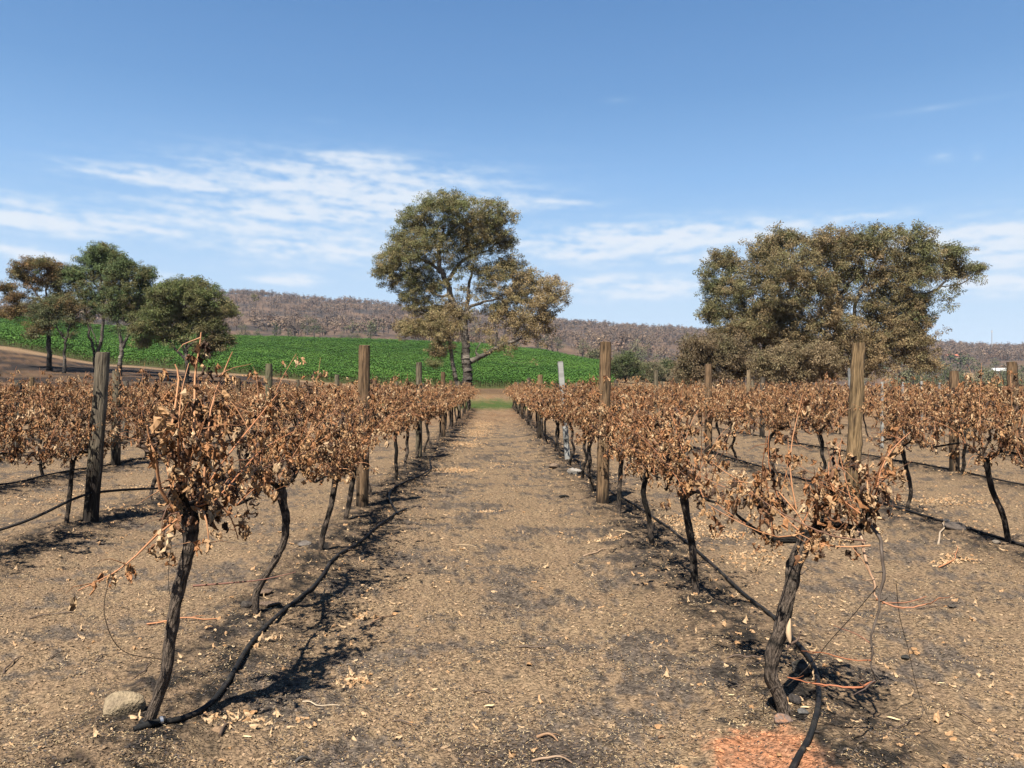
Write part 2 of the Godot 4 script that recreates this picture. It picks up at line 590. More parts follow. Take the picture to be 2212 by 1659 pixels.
# returns {trunk, arms, canes (Builders) and leaves ([shape, transform, tone])}; rows run along z
func grow_vine(seed_value: int, o: Dictionary) -> Dictionary:
	var r := RandomNumberGenerator.new()
	r.seed = seed_value
	var out := {"arms": [], "canes": [], "leaves": []}
	var line: PackedVector3Array
	if o.has("trunk"):
		line = o.trunk
	else:
		var h := r.randf_range(0.70, 0.86)
		line = PackedVector3Array([Vector3(0, -0.06, 0)])
		var p := Vector3.ZERO
		var lean := Vector3(r.randf_range(-0.12, 0.12), 0, r.randf_range(-0.15, 0.15))
		for k in range(1, 6):
			p = lean * sin(k * 0.55) + Vector3(r.randf_range(-0.025, 0.025), h * k / 5.0, r.randf_range(-0.03, 0.03))
			line.append(p)
	var top := line[line.size() - 1]
	var fine: int = o.get("fine", 1)
	var pts := smooth(line, 3 + 2 * fine)
	var rad := PackedFloat32Array()
	var cols := PackedColorArray()
	var r0: float = o.get("r0", r.randf_range(0.026, 0.034))
	var r1: float = o.get("r1", r0 * 1.15)
	var bare: float = o.get("bare", r.randf_range(0.0, 0.6))
	for k in pts.size():
		var t := float(k) / (pts.size() - 1)
		var knob := 1.0 + 0.20 * maxf(0.0, noise_c.get_noise_2d(t * 60.0, seed_value * 3.7)) + 0.35 * pow(maxf(0.0, 1.0 - t * 9.0), 2.0)
		rad.append(lerpf(r0, r1, t * t) * knob * 0.76)
		var chard := noise_b.get_noise_2d(t * 25.0, seed_value * 1.3) + t * 0.8 - bare
		cols.append(mix(Color(0.205, 0.160, 0.125), Color(0.024, 0.020, 0.018), smoothstep(-0.25, 0.25, chard)))
	var tb := Builder.new()
	tube(tb, pts, rad, 7 + 4 * fine, cols, 0.42, seed_value, true, 2.0)
	out.trunk = tb
	# two arms along the row
	var starts := []
	var arms: Array = o.get("arms", [])
	if arms.is_empty():
		for s in [-1.0, 1.0]:
			var reach := r.randf_range(0.5, 0.8)
			var a := PackedVector3Array([top - Vector3(0, 0.03, 0)])
			for k in range(1, 5):
				a.append(top + Vector3(r.randf_range(-0.05, 0.05), 0.07 * sin(k * 0.8) + r.randf_range(-0.03, 0.05), s * reach * k / 4.0))
			arms.append(a)
	for a in arms:
		var ap := smooth(a, 3)
		var ab := Builder.new()
		tube(ab, ap, taper(r1 * 0.45, 0.007, ap.size()), 6 + 2 * fine, same(Color(0.035, 0.028, 0.024), ap.size()), 0.6, seed_value + 5.0, true, 2.0)
		out.arms.append(ab)
		for k in range(1, ap.size()):
			starts.append(ap[k])
	starts.append(top)
	# canes
	var lines := []
	for c in o.get("canes", []):
		lines.append(c)
	var spread: float = o.get("spread", 0.5)
	var n_canes: int = o.get("n_canes", 20)
	var ceiling: float = o.get("ceiling", 1.45)
	for k in n_canes:
		var p: Vector3 = starts[r.randi() % starts.size()]
		var side := r.randf_range(-1, 1)
		var dir := Vector3(side * spread * 1.1, 1.0, r.randf_range(-0.5, 0.5)).normalized()
		var length := r.randf_range(0.4, 0.95)
		var upright := r.randf() < 0.3
		if upright:
			side *= 0.3
			dir = Vector3(side * 0.4, 1.0, r.randf_range(-0.3, 0.3)).normalized()
		var n := 7
		var cl := PackedVector3Array([p])
		for s in n:
			dir = (dir + Vector3(side * 0.05, -0.02 - 0.035 * s * absf(side), 0) + Vector3(r.randf_range(-1, 1), r.randf_range(-1, 1), r.randf_range(-1, 1)) * 0.17)
			if p.y > ceiling + (0.17 if upright else -0.03):
				if cl.size() > 3:
					break
				dir.y -= 0.3
			dir = dir.normalized()
			p += dir * length / n
			cl.append(p)
		lines.append(cl)
	if not o.has("canes"):
		for k in 5:     # short drooping shoots
			var p: Vector3 = starts[r.randi() % starts.size()]
			var d := Vector3(r.randf_range(-1, 1), 0.35, r.randf_range(-1, 1)).normalized()
			lines.append(PackedVector3Array([p, p + d * 0.12, p + d * 0.22 + Vector3(0, -0.05, 0), p + d * 0.28 + Vector3(0, -0.16, 0)]))
	var ci := 0
	var dens: float = o.get("density", 1.0)
	var stray: int = o.get("n_side", 1)
	for cl in lines:
		var cp: PackedVector3Array = smooth(cl, 2) if fine else cl
		var cb := Builder.new()
		var tint := mix(Color(0.36, 0.145, 0.062), Color(0.48, 0.245, 0.120), r.randf())
		if r.randf() < 0.4:
			tint = Color(0.15, 0.075, 0.045)
		if ci < int(o.get("bare_canes", 0)):
			tint = Color(0.56, 0.285, 0.140)
		var thick: float = r.randf_range(0.0024, 0.0042) * o.get("cane_r", 1.0) * (2.1 if ci < int(o.get("bare_canes", 0)) else 1.0)
		tube(cb, cp, taper(thick, thick * 0.35, cp.size()), 4 + fine, same(tint, cp.size()), 0.25, ci, fine > 0, 3.0)
		# side shoots
		for s in stray * 2:
			var i := 1 + r.randi() % (cp.size() - 2)
			var d := Vector3(r.randf_range(-1, 1), r.randf_range(-0.5, 0.6), r.randf_range(-1, 1)).normalized()
			var sp := PackedVector3Array([cp[i], cp[i] + d * r.randf_range(0.04, 0.09), cp[i] + d * r.randf_range(0.1, 0.16) + Vector3(0, -0.02, 0)])
			tube(cb, sp, taper(thick * 0.5, 0.0008, 3), 3, same(tint * 0.8, 3), 0.0, 0.0, false)
		out.canes.append(cb)
		ci += 1
		var bare_to: int = 0
		if ci <= int(o.get("bare_canes", 0)):
			bare_to = int(cl.size() * 0.62)
		for k in cl.size() - 1:
			var seg: Vector3 = cl[k + 1] - cl[k]
			var m := int(seg.length() / 0.0155 * dens * (0.12 if k < bare_to else 1.0) * r.randf_range(0.7, 1.3) + r.randf())
			if k == 0:
				m = m / 2
			while m > 0:
				# a node of the cane with a few leaves that shrivelled together
				var n := mini(m, 2 + r.randi() % 6)
				m -= n
				var node: Vector3 = cl[k] + seg * r.randf() + Vector3(r.randf_range(-1, 1), r.randf_range(-0.8, 0.3), r.randf_range(-1, 1)) * 0.05
				var base_tone := tone(r)
				for j in n:
					var at := node + Vector3(r.randf_range(-1, 1), r.randf_range(-1.3, 0.5), r.randf_range(-1, 1)) * 0.026
					var down := Vector3(r.randf_range(-0.6, 0.6), -1.0 + 0.45 * r.randf(), r.randf_range(-0.6, 0.6)).normalized()
					var size: float = (0.026 + 0.042 * pow(r.randf(), 1.4)) * o.get("leaf_size", 1.0)
					var basis := Basis(Quaternion(Vector3.DOWN, down)) * Basis(Vector3.UP, r.randf() * TAU)
					basis = basis.scaled_local(Vector3(size * r.randf_range(0.65, 1.05), size, size * 0.95))
					out.leaves.append([r.randi() % 8, Transform3D(basis, at), base_tone if r.randf() < 0.55 else tone(r)])
	return out

func joined(builders: Array, m: Material) -> ArrayMesh:
	var all := Builder.new()
	for b in builders:
		var first := all.v.size()
		all.v.append_array(b.v); all.n.append_array(b.n); all.c.append_array(b.c); all.uv.append_array(b.uv)
		for k in b.ix:
			all.ix.append(first + k)
	return all.mesh(m)

func leaf_mass(leaves: Array, shapes: Array, seed_value: int) -> Builder:
	var r := RandomNumberGenerator.new()
	r.seed = seed_value
	var b := Builder.new()
	for l in leaves:
		var t: Color = TONES[l[2]]
		stamp(b, shapes[l[0]], l[1], t * r.randf_range(0.82, 1.15))
	return b

# a vine near the camera: every cane and up to 280 leaves are parts of their own
func near_vine(seed_value: int, o: Dictionary, at: Vector3, label: String, single_leaves: int) -> Node3D:
	var g := grow_vine(seed_value, o)
	var t := thing("grapevine", label, "grapevine", at, "scorched grapevines")
	part("trunk", g.trunk.mesh(mat.bark), t)
	for a in g.arms:
		part("arm", a.mesh(mat.bark), t)
	for c in g.canes:
		part("cane", c.mesh(mat.cane), t)
	var rest := []
	var step := maxf(1.0, float(g.leaves.size()) / maxf(1.0, single_leaves))
	var next := 0.0
	var count := 0
	for i in g.leaves.size():
		var l: Array = g.leaves[i]
		if i >= next and count < single_leaves:
			next += step
			var o2 := MeshInstance3D.new()
			o2.mesh = leaf_mesh[l[0]][l[2]]
			o2.name = "leaf" if count == 0 else "leaf_%03d" % count
			o2.transform = l[1]
			t.add_child(o2)
			count += 1
		else:
			rest.append(l)
	if rest.size():
		part("dry_foliage", leaf_mass(rest, leaf_fine, seed_value).mesh(mat.leaf), t, "stuff")
	return t

func vine_model(seed_value: int, o: Dictionary, shapes: Array) -> Dictionary:
	var g := grow_vine(seed_value, o)
	return {"trunk": g.trunk.mesh(mat.bark), "arm": joined(g.arms, mat.bark), "canes": joined(g.canes, mat.cane), "leaves": leaf_mass(g.leaves, shapes, seed_value).mesh(mat.leaf)}

func mid_vine(m: Dictionary, at: Vector3, turn: float, size: float, label: String) -> Node3D:
	var t := thing("grapevine", label, "grapevine", at, "scorched grapevines")
	t.rotation.y = turn
	t.scale = Vector3(1, size, 1)
	part("trunk", m.trunk, t)
	part("arm", m.arm, t)
	part("cane_growth", m.canes, t, "stuff")
	part("dry_foliage", m.leaves, t, "stuff")
	return t

const ORD := ["nearest", "second", "third", "fourth", "fifth", "sixth", "seventh", "eighth", "ninth", "tenth", "eleventh", "twelfth", "thirteenth", "fourteenth", "fifteenth", "sixteenth", "seventeenth", "eighteenth", "nineteenth", "twentieth", "twenty-first", "twenty-second", "twenty-third", "twenty-fourth", "twenty-fifth", "twenty-sixth", "twenty-seventh", "twenty-eighth", "twenty-ninth", "thirtieth", "thirty-first", "thirty-second", "thirty-third", "thirty-fourth"]

func line_at(px: Array, d: float, base: Vector3) -> PackedVector3Array:
	var o := PackedVector3Array()
	for p in px:
		var dd: float = d + (p[2] if p.size() > 2 else 0.0)
		o.append(spot(p[0], p[1], dd) - base)
	return o

func trunk_at(px: Array, d: float) -> Array:   # [base, local line]
	var base := on_ground(px[0][0], d)
	var l := line_at(px, d, base)
	var lift := l[0].y
	for k in l.size():
		l[k].y -= lift * (1.0 - float(k) / (l.size() - 1))
	l.insert(0, Vector3(0, -0.08, 0))
	return [base, l]

func build_vines() -> void:
	# the vines at the near ends of the rows, from the photograph
	var a := trunk_at([[322, 1590], [345, 1520], [362, 1465], [370, 1400], [378, 1330], [395, 1250], [410, 1190], [412, 1130], [405, 1085]], 3.3)
	var b: Vector3 = a[0]
	var canes := [
		line_at([[385, 1100], [373, 1095], [346, 1056, -0.05], [336, 985, -0.1], [324, 952, -0.1], [318, 919, -0.12]], 3.3, b),
		line_at([[390, 1090], [381, 1073], [363, 1012], [373, 914], [386, 820, 0.05], [378, 787, 0.05]], 3.3, b),
		line_at([[395, 1090], [395, 1067], [409, 1012], [420, 914, 0.05], [421, 815, 0.1], [431, 749, 0.1], [434, 718, 0.1]], 3.3, b),
		line_at([[420, 1090], [439, 1056], [455, 886, 0.1], [483, 804, 0.2], [502, 760, 0.2]], 3.3, b),
		line_at([[415, 1095], [466, 1079], [520, 1020, 0.2], [570, 968, 0.4], [640, 930, 0.6]], 3.3, b),
		line_at([[425, 1085], [480, 1000, 0.2], [560, 900, 0.5], [600, 850, 0.6]], 3.3, b),
		line_at([[430, 1095], [500, 1040, 0.3], [600, 1000, 0.7], [720, 955, 1.2]], 3.3, b),
		line_at([[400, 1110], [340, 1155, -0.15], [296, 1199, -0.25], [247, 1237, -0.3], [170, 1275, -0.35]], 3.3, b),
		line_at([[405, 1110], [370, 1110, 0.1], [355, 1150, 0.15], [350, 1190, 0.15]], 3.3, b),
		line_at([[410, 1095], [440, 1105, -0.1], [450, 1150, -0.12], [452, 1190, -0.12]], 3.3, b),
		line_at([[420, 1085], [470, 1090, 0.1], [500, 1120, 0.15], [515, 1165, 0.2]], 3.3, b),
		line_at([[395, 1090], [370, 1085, -0.15], [352, 1120, -0.2], [350, 1160, -0.2]], 3.3, b),
		line_at([[420, 1075], [475, 1040, 0.2], [520, 1065, 0.35], [540, 1110, 0.4]], 3.3, b),
	]
	var arms := [line_at([[405, 1095], [440, 1090, 0.2], [480, 1060, 0.5], [520, 1040, 0.8]], 3.3, b), line_at([[405, 1100], [395, 1060, -0.1], [390, 1040, -0.15]], 3.3, b)]
	var v := near_vine(107, {"trunk": a[1], "r0": 0.028, "r1": 0.042, "bare": 0.75, "arms": arms, "canes": canes, "bare_canes": 3, "n_canes": 13, "fine": 1, "density": 1.0, "spread": 0.35, "ceiling": 1.3, "cane_r": 1.5, "leaf_size": 1.15}, b, "leaning scorched vine with long bare orange canes, nearest in the row left of the lane", 290)
	# leaves hanging round the head of that vine, and a thin low cane to the right
	var extra := Builder.new()
	tube(extra, smooth(line_at([[418, 1265], [494, 1259], [571, 1251], [640, 1235]], 3.32, b), 3), taper(0.005, 0.0015, 10), 5, same(Color(0.16, 0.07, 0.045), 10), 0.3)
	part("cane", extra.mesh(mat.cane), v)

	a = trunk_at([[553, 1342], [556, 1290], [590, 1230], [612, 1180], [618, 1130], [612, 1090], [605, 1045]], 4.95)
	near_vine(102, {"trunk": a[1], "r0": 0.027, "r1": 0.038, "bare": 0.7, "n_canes": 34, "fine": 1, "density": 1.0, "spread": 0.45}, a[0], "scorched vine with crooked black trunk, second in the row left of the lane", 270)
	a = trunk_at([[692, 1208], [700, 1160], [715, 1100], [725, 1035]], 6.8)
	near_vine(103, {"trunk": a[1], "r0": 0.027, "r1": 0.034, "bare": 0.6, "n_canes": 34, "fine": 1}, a[0], "scorched vine with grey leaning trunk, third in the row left of the lane", 200)
	a = trunk_at([[747, 1135], [755, 1090], [762, 1040], [766, 1010]], 8.4)
	near_vine(104, {"trunk": a[1], "n_canes": 34, "fine": 1}, a[0], "scorched vine just before the tall brown post left of the lane", 120)

	a = trunk_at([[1693, 1577], [1680, 1530], [1665, 1490], [1668, 1440], [1690, 1360], [1705, 1290], [1715, 1230], [1737, 1180], [1748, 1150]], 3.38)
	b = a[0]
	canes = [
		line_at([[1730, 1150], [1640, 1075, 0.2], [1560, 1050, 0.4], [1480, 1010, 0.5]], 3.38, b),
		line_at([[1745, 1145], [1680, 1060, 0.1], [1600, 1040, 0.25], [1540, 1000, 0.4]], 3.38, b),
		line_at([[1870, 1168, -0.35], [1800, 1158, -0.3], [1730, 1130, -0.2], [1660, 1090, -0.1], [1585, 1035, 0.1]], 3.38, b),
		line_at([[1880, 1178, -0.38], [1790, 1180, -0.3], [1720, 1150, -0.2]], 3.38, b),
		line_at([[1640, 1145, 0.3], [1590, 1120, 0.35], [1545, 1085, 0.4]], 3.38, b),
		line_at([[1720, 1100, 0.1], [1705, 1000, 0.15], [1722, 900, 0.2], [1735, 850, 0.2]], 3.38, b),
		line_at([[1690, 1110, 0.2], [1660, 1000, 0.2], [1662, 930, 0.2]], 3.38, b),
		line_at([[1880, 1080, -0.2], [1905, 1040, -0.2], [1930, 980, -0.2], [1938, 930, -0.2]], 3.38, b),
		line_at([[1860, 1110, -0.3], [1800, 1060, -0.2], [1790, 1000, -0.1], [1820, 950, 0.0]], 3.38, b),
		line_at([[1740, 1150], [1680, 1160, -0.2], [1600, 1130, -0.2], [1530, 1090, -0.1]], 3.38, b),
	]
	arms = [
		line_at([[1748, 1160], [1780, 1125, -0.08], [1820, 1135, -0.16], [1855, 1140, -0.25], [1875, 1105, -0.28], [1895, 1075, -0.3]], 3.38, b),
		line_at([[1745, 1165], [1690, 1165, 0.1], [1640, 1150, 0.25], [1590, 1110, 0.4]], 3.38, b),
	]
	v = near_vine(201, {"trunk": a[1], "r0": 0.036, "r1": 0.044, "bare": 0.75, "arms": arms, "canes": canes, "n_canes": 26, "fine": 1, "density": 1.1, "spread": 0.5, "ceiling": 1.0, "cane_r": 1.15, "leaf_size": 0.95}, b, "sparse half-collapsed vine with twisted split trunk, nearest in the row right of the lane", 290)
	# its broken drooping limb and the dead canes that trail from it
	var hang := [
		[[[1856, 1140, -0.25], [1862, 1175, -0.3], [1880, 1240, -0.33], [1893, 1290, -0.35]], 0.009, Color(0.42, 0.27, 0.17)],
		[[[1875, 1120, -0.28], [1900, 1170, -0.33], [1906, 1220, -0.35], [1900, 1300, -0.36], [1885, 1360, -0.36], [1880, 1420, -0.36], [1890, 1468, -0.36]], 0.0085, Color(0.10, 0.075, 0.06)],
		[[[1893, 1292, -0.35], [1905, 1300, -0.36], [1950, 1312, -0.4], [2000, 1305, -0.42], [2030, 1290, -0.45]], 0.005, Color(0.36, 0.16, 0.08)],
		[[[1905, 1302, -0.36], [1960, 1300, -0.2], [2000, 1288, -0.1]], 0.004, Color(0.34, 0.15, 0.08)],
		[[[1888, 1470, -0.36], [1850, 1484, -0.33], [1800, 1480, -0.3], [1750, 1474, -0.25], [1700, 1462, -0.15]], 0.0055, Color(0.36, 0.13, 0.06)],
		[[[1880, 1425, -0.36], [1840, 1425, -0.3], [1780, 1410, -0.2], [1730, 1405, 0.0]], 0.004, Color(0.34, 0.13, 0.06)],
		[[[1882, 1390, -0.36], [1850, 1370, -0.3], [1800, 1350, -0.2]], 0.003, Color(0.22, 0.10, 0.06)],
		[[[1890, 1468, -0.36], [1860, 1490, -0.4], [1840, 1500, -0.42]], 0.004, Color(0.09, 0.06, 0.05)],
		[[[1715, 1250, 0.02], [1735, 1235, 0.0], [1752, 1222, 0.0]], 0.004, Color(0.08, 0.06, 0.05)],
		[[[1700, 1400, -0.03], [1722, 1378, -0.05], [1732, 1362, -0.05]], 0.007, Color(0.12, 0.08, 0.06)],
	]
	for h in hang:
		var e := Builder.new()
		var hp := smooth(line_at(h[0], 3.38, b), 5)
		for k in range(1, hp.size() - 1):
			hp[k] += Vector3(sin(k * 5.3), sin(k * 3.1) * 0.5, cos(k * 4.7)) * h[1] * 0.55
		tube(e, hp, taper(h[1] * 0.85, h[1] * 0.4, hp.size()), 7, same(h[2], hp.size()), 0.5, h[1] * 900.0)
		for k in range(3, hp.size() - 1, 4):
			var d := Vector3(sin(k * 2.1), cos(k * 1.3) * 0.4, cos(k * 3.3)).normalized()
			tube(e, PackedVector3Array([hp[k], hp[k] + d * 0.035, hp[k] + d * 0.06 + Vector3(0, 0.01, 0)]), taper(h[1] * 0.4, 0.0008, 3), 4, same(h[2] * 0.7, 3))
		part("cane", e.mesh(mat.cane), v)
	# pale split wood on the trunk
	var chip := Builder.new()
	tube(chip, smooth(line_at([[1706, 1388, -0.045], [1702, 1365, -0.05], [1706, 1335, -0.045]], 3.38, b), 3), PackedFloat32Array([0.002, 0.007, 0.011, 0.012, 0.010, 0.006, 0.001]), 7, same(Color(0.62, 0.45, 0.28), 7), 0.3)
	part("split_wood", chip.mesh(mat.cane), v)

	a = trunk_at([[1502, 1305], [1499, 1240], [1493, 1180], [1482, 1110], [1478, 1070]], 5.34)
	near_vine(202, {"trunk": a[1], "r0": 0.03, "r1": 0.036, "bare": 0.5, "n_canes": 26, "fine": 1, "spread": 0.5, "ceiling": 1.25, "density": 0.85}, a[0], "scorched vine with straight charred trunk, second in the row right of the lane", 270)
	a = trunk_at([[1408, 1195], [1401, 1130], [1390, 1070], [1398, 1020]], 6.98)
	near_vine(203, {"trunk": a[1], "r0": 0.03, "n_canes": 30, "fine": 1, "spread": 0.5, "ceiling": 1.3}, a[0], "scorched vine with curved dark trunk, third in the row right of the lane", 200)
	a = trunk_at([[1336, 1122], [1338, 1070], [1341, 1010], [1342, 985]], 8.78)
	near_vine(204, {"trunk": a[1], "n_canes": 34, "fine": 1, "spread": 0.55}, a[0], "scorched vine just before the tall brown post right of the lane", 120)
	a = trunk_at([[2178, 1197], [2165, 1130], [2142, 1070], [2132, 1010], [2130, 990]], 6.98)
	near_vine(205, {"trunk": a[1], "r0": 0.03, "bare": 0.3, "n_canes": 34, "fine": 1, "spread": 0.5, "density": 0.9}, a[0], "scorched vine with slanting black trunk at the right edge", 200)
	a = trunk_at([[1958, 1117], [1967, 1075], [1960, 1030], [1950, 985], [1943, 965]], 9.0)
	near_vine(206, {"trunk": a[1], "r0": 0.028, "bare": 0.3, "n_canes": 34, "fine": 1, "density": 0.9}, a[0], "scorched vine with kinked black trunk right of the gnarled post", 160)
	a = trunk_at([[145, 1140], [150, 1090], [155, 1030], [158, 995]], 8.2)
	near_vine(207, {"trunk": a[1], "r0": 0.028, "bare": 0.5, "n_canes": 36, "fine": 1}, a[0], "scorched vine just left of the leaning black-footed post", 160)

	# the other vines: a few models, copied along the rows
	var mids := []
	for k in 7:
		mids.append(vine_model(300 + k, {"leaf_size": 1.1, "n_canes": 36, "fine": 1, "density": 1.0, "spread": [0.55, 0.7, 0.6, 0.8, 0.65, 0.6, 0.75][k]}, leaf_fine))
	var fars := []
	for k in 7:
		fars.append(vine_model(400 + k, {"n_canes": 38, "fine": 0, "density": 0.8, "leaf_size": 1.4, "cane_r": 1.1, "n_side": 0, "spread": [0.7, 0.85, 0.8, 0.95, 0.75, 0.9, 0.8][k]}, leaf_plain))
	var r := RandomNumberGenerator.new()
	r.seed = 77
	var spots := []
	var row_words := ["first", "second", "third", "fourth", "fifth", "sixth", "seventh", "eighth", "ninth", "tenth", "eleventh", "twelfth", "thirteenth"]
	for side in [-1, 1]:
		for k in 13:
			var x: float = row_place(side, k)
			var start: float = [10.2, 6.3][0 if k == 0 else 1]
			if side > 0:
				start = 10.55 if k == 0 else 10.9
			if side < 0 and k == 1: start = 9.95
			if k > 1: start = 3.0 + 0.4 * k
			var seen_n: int = 4 if k == 0 else (2 if k == 1 and side > 0 else (1 if k == 1 else 0))
			var d := start
			var end: float = 56.0 if k < 4 else 54.0 - 0.6 * k
			while d < end:
				var slope := x / d
				if slope > -0.70 and slope < 0.70:
					spots.append([d, x + r.randf_range(-0.06, 0.06), side, k, seen_n])
					seen_n += 1
				elif slope > -0.95 and slope < 0.95:
					spots.append([d, x, side, k, -1])
				d += 1.75 + r.randf_range(-0.06, 0.06)
	spots.append([6.45, row_place(-1, 1), -1, 1, 0])
	spots.sort_custom(func(p, q): return p[0] + absf(p[1]) * 0.3 < q[0] + absf(q[1]) * 0.3)
	var rest := []
	for k in 7:
		rest.append([])
	var made := 12
	for s in spots:
		var d: float = s[0]
		var at := Vector3(s[1], ground(s[1], -d), -d)
		var turn := PI if r.randf() < 0.5 else 0.0
		var pick := r.randi() % 7
		var size := r.randf_range(0.93, 1.07)
		if s[4] < 0:
			continue
		if made < 300:
			made += 1
			var label := "dead brown vine, %s in view along the %s row %s of the dirt lane" % [ORD[mini(s[4], 33)], row_words[s[3]], "left" if s[2] < 0 else "right"]
			mid_vine(mids[pick] if d < 15.0 else fars[pick], at, turn + r.randf_range(-0.15, 0.15), size, label)
		else:
			rest[pick].append(Transform3D(Basis(Vector3.UP, turn).scaled_local(Vector3(1, size, 1)), at))
	var far_root := thing("far_vine_mass", "brown leafy mass of the farthest dead vines at the ends of the rows", "grapevines", Vector3.ZERO)
	far_root.set_meta("kind", "stuff")
	for k in 7:
		if rest[k].size():
			copies("dry_foliage", fars[k].leaves, rest[k], PackedColorArray(), far_root)
			copies("trunk", fars[k].trunk, rest[k], PackedColorArray(), far_root)
			copies("cane_growth", fars[k].canes, rest[k], PackedColorArray(), far_root)

func row_place(side: int, k: int) -> float:
	if side < 0:
		return [-1.56, -4.42, -7.2][k] if k < 3 else -7.2 - 2.9 * (k - 2)
	return [1.38, 4.62, 7.75][k] if k < 3 else 7.75 + 3.0 * (k - 2)

# ------------------------------------------------------------------ posts

func post_mesh(seed_value: int, h: float, r0: float, lean: Vector3, base: Color, char_up: float, gnarl: float) -> ArrayMesh:
	var b := Builder.new()
	var sides := 18
	var rings := 26
	for k in rings + 1:
		var t := float(k) / rings
		var y := -0.12 + (h + 0.12) * t
		var shrink := 1.0 - 0.10 * t
		if k == rings:
			shrink -= 0.05
		for s in sides + 1:
			var a := TAU * (s % sides) / sides
			var e := Vector3(cos(a), 0, sin(a))
			var nz := noise_b.get_noise_3d(e.x * 0.8 + seed_value * 9.0, y * 1.4, e.z * 0.8)
			var crack := 1.0 - 0.16 * smoothstep(0.45, 0.75, noise_c.get_noise_3d(e.x * 2.2, y * 0.35 + seed_value * 5.0, e.z * 2.2))
			var knot := gnarl * maxf(0.0, noise_b.get_noise_3d(e.x * 1.1, y * 3.4 + seed_value, e.z * 1.1))
			var rr := r0 * shrink * (1.0 + 0.07 * nz + knot) * crack
			var p := e * rr + Vector3(0, y + (0.012 * noise_c.get_noise_2d(e.x * 2.0, e.z * 2.0 + seed_value) if k == rings else 0.0), 0) + lean * maxf(0.0, y)
			var stain := noise_b.get_noise_3d(e.x * 2.0 + seed_value * 3.0, y * 0.9, e.z * 2.0)
			var c := mix(base, base * 0.62, smoothstep(-0.1, 0.45, stain))
			var burn := smoothstep(-0.10, 0.12, char_up - y + 0.55 * stain + 0.25 * noise_c.get_noise_3d(e.x * 3.0, y * 2.0, e.z * 3.0))
			c = mix(c, Color(0.025, 0.021, 0.018), burn * 0.92)
			var mark := smoothstep(0.42, 0.55, noise_c.get_noise_3d(e.x * 1.5 + 20.0, y * 5.0 + seed_value * 2.0, e.z * 1.5))
			c = mix(c, Color(0.05, 0.034, 0.022), mark * 0.8)
			b.add(p, e, c, Vector2(float(s) / sides, y))
	for k in rings:
		for s in sides:
			var p := k * (sides + 1) + s
			# rings run anticlockwise seen from above
			b.tri(p, p + 1, p + sides + 1)
			b.tri(p + 1, p + sides + 2, p + sides + 1)
	var top := rings * (sides + 1)
	var mid := b.add(Vector3(0, h + 0.004, 0) + lean * h, Vector3.UP, base * 0.9, Vector2(0.5, 0.1))
	var ring := []
	for s in sides:
		ring.append(b.add(b.v[top + s], Vector3.UP, base * (0.8 if s % 3 else 0.55), Vector2(0.5 + 0.03 * s, 0.1)))
	for s in sides:
		b.tri(mid, ring[s], ring[(s + 1) % sides])
	return b.mesh(mat.post)

func square_post_mesh(h: float, w: float) -> ArrayMesh:
	var b := Builder.new()
	var c := Color(0.36, 0.36, 0.34)
	var ch := w * 0.14
	var ring := [Vector2(w, w - ch), Vector2(w - ch, w), Vector2(-w + ch, w), Vector2(-w, w - ch), Vector2(-w, -w + ch), Vector2(-w + ch, -w), Vector2(w - ch, -w), Vector2(w, -w + ch)]
	for s in 8:
		var p: Vector2 = ring[s]
		var q: Vector2 = ring[(s + 1) % 8]
		var n := Vector3(p.x + q.x, 0, p.y + q.y).normalized()
		var i := []
		for e in [[p, -0.1], [q, -0.1], [p, h - 0.008], [q, h - 0.008], [p * 0.86, h], [q * 0.86, h]]:
			i.append(b.add(Vector3(e[0].x, e[1], e[0].y), n, c, Vector2(s / 8.0, e[1])))
		b.tri(i[0], i[1], i[2]); b.tri(i[1], i[3], i[2])
		b.tri(i[2], i[3], i[4]); b.tri(i[3], i[5], i[4])
		var m := b.add(Vector3(0, h + 0.002, 0), Vector3.UP, c)
		var e1 := b.add(Vector3(p.x * 0.86, h, p.y * 0.86), Vector3.UP, c)
		var e2 := b.add(Vector3(q.x * 0.86, h, q.y * 0.86), Vector3.UP, c)
		b.tri(m, e1, e2)
	return b.mesh(mat.post)

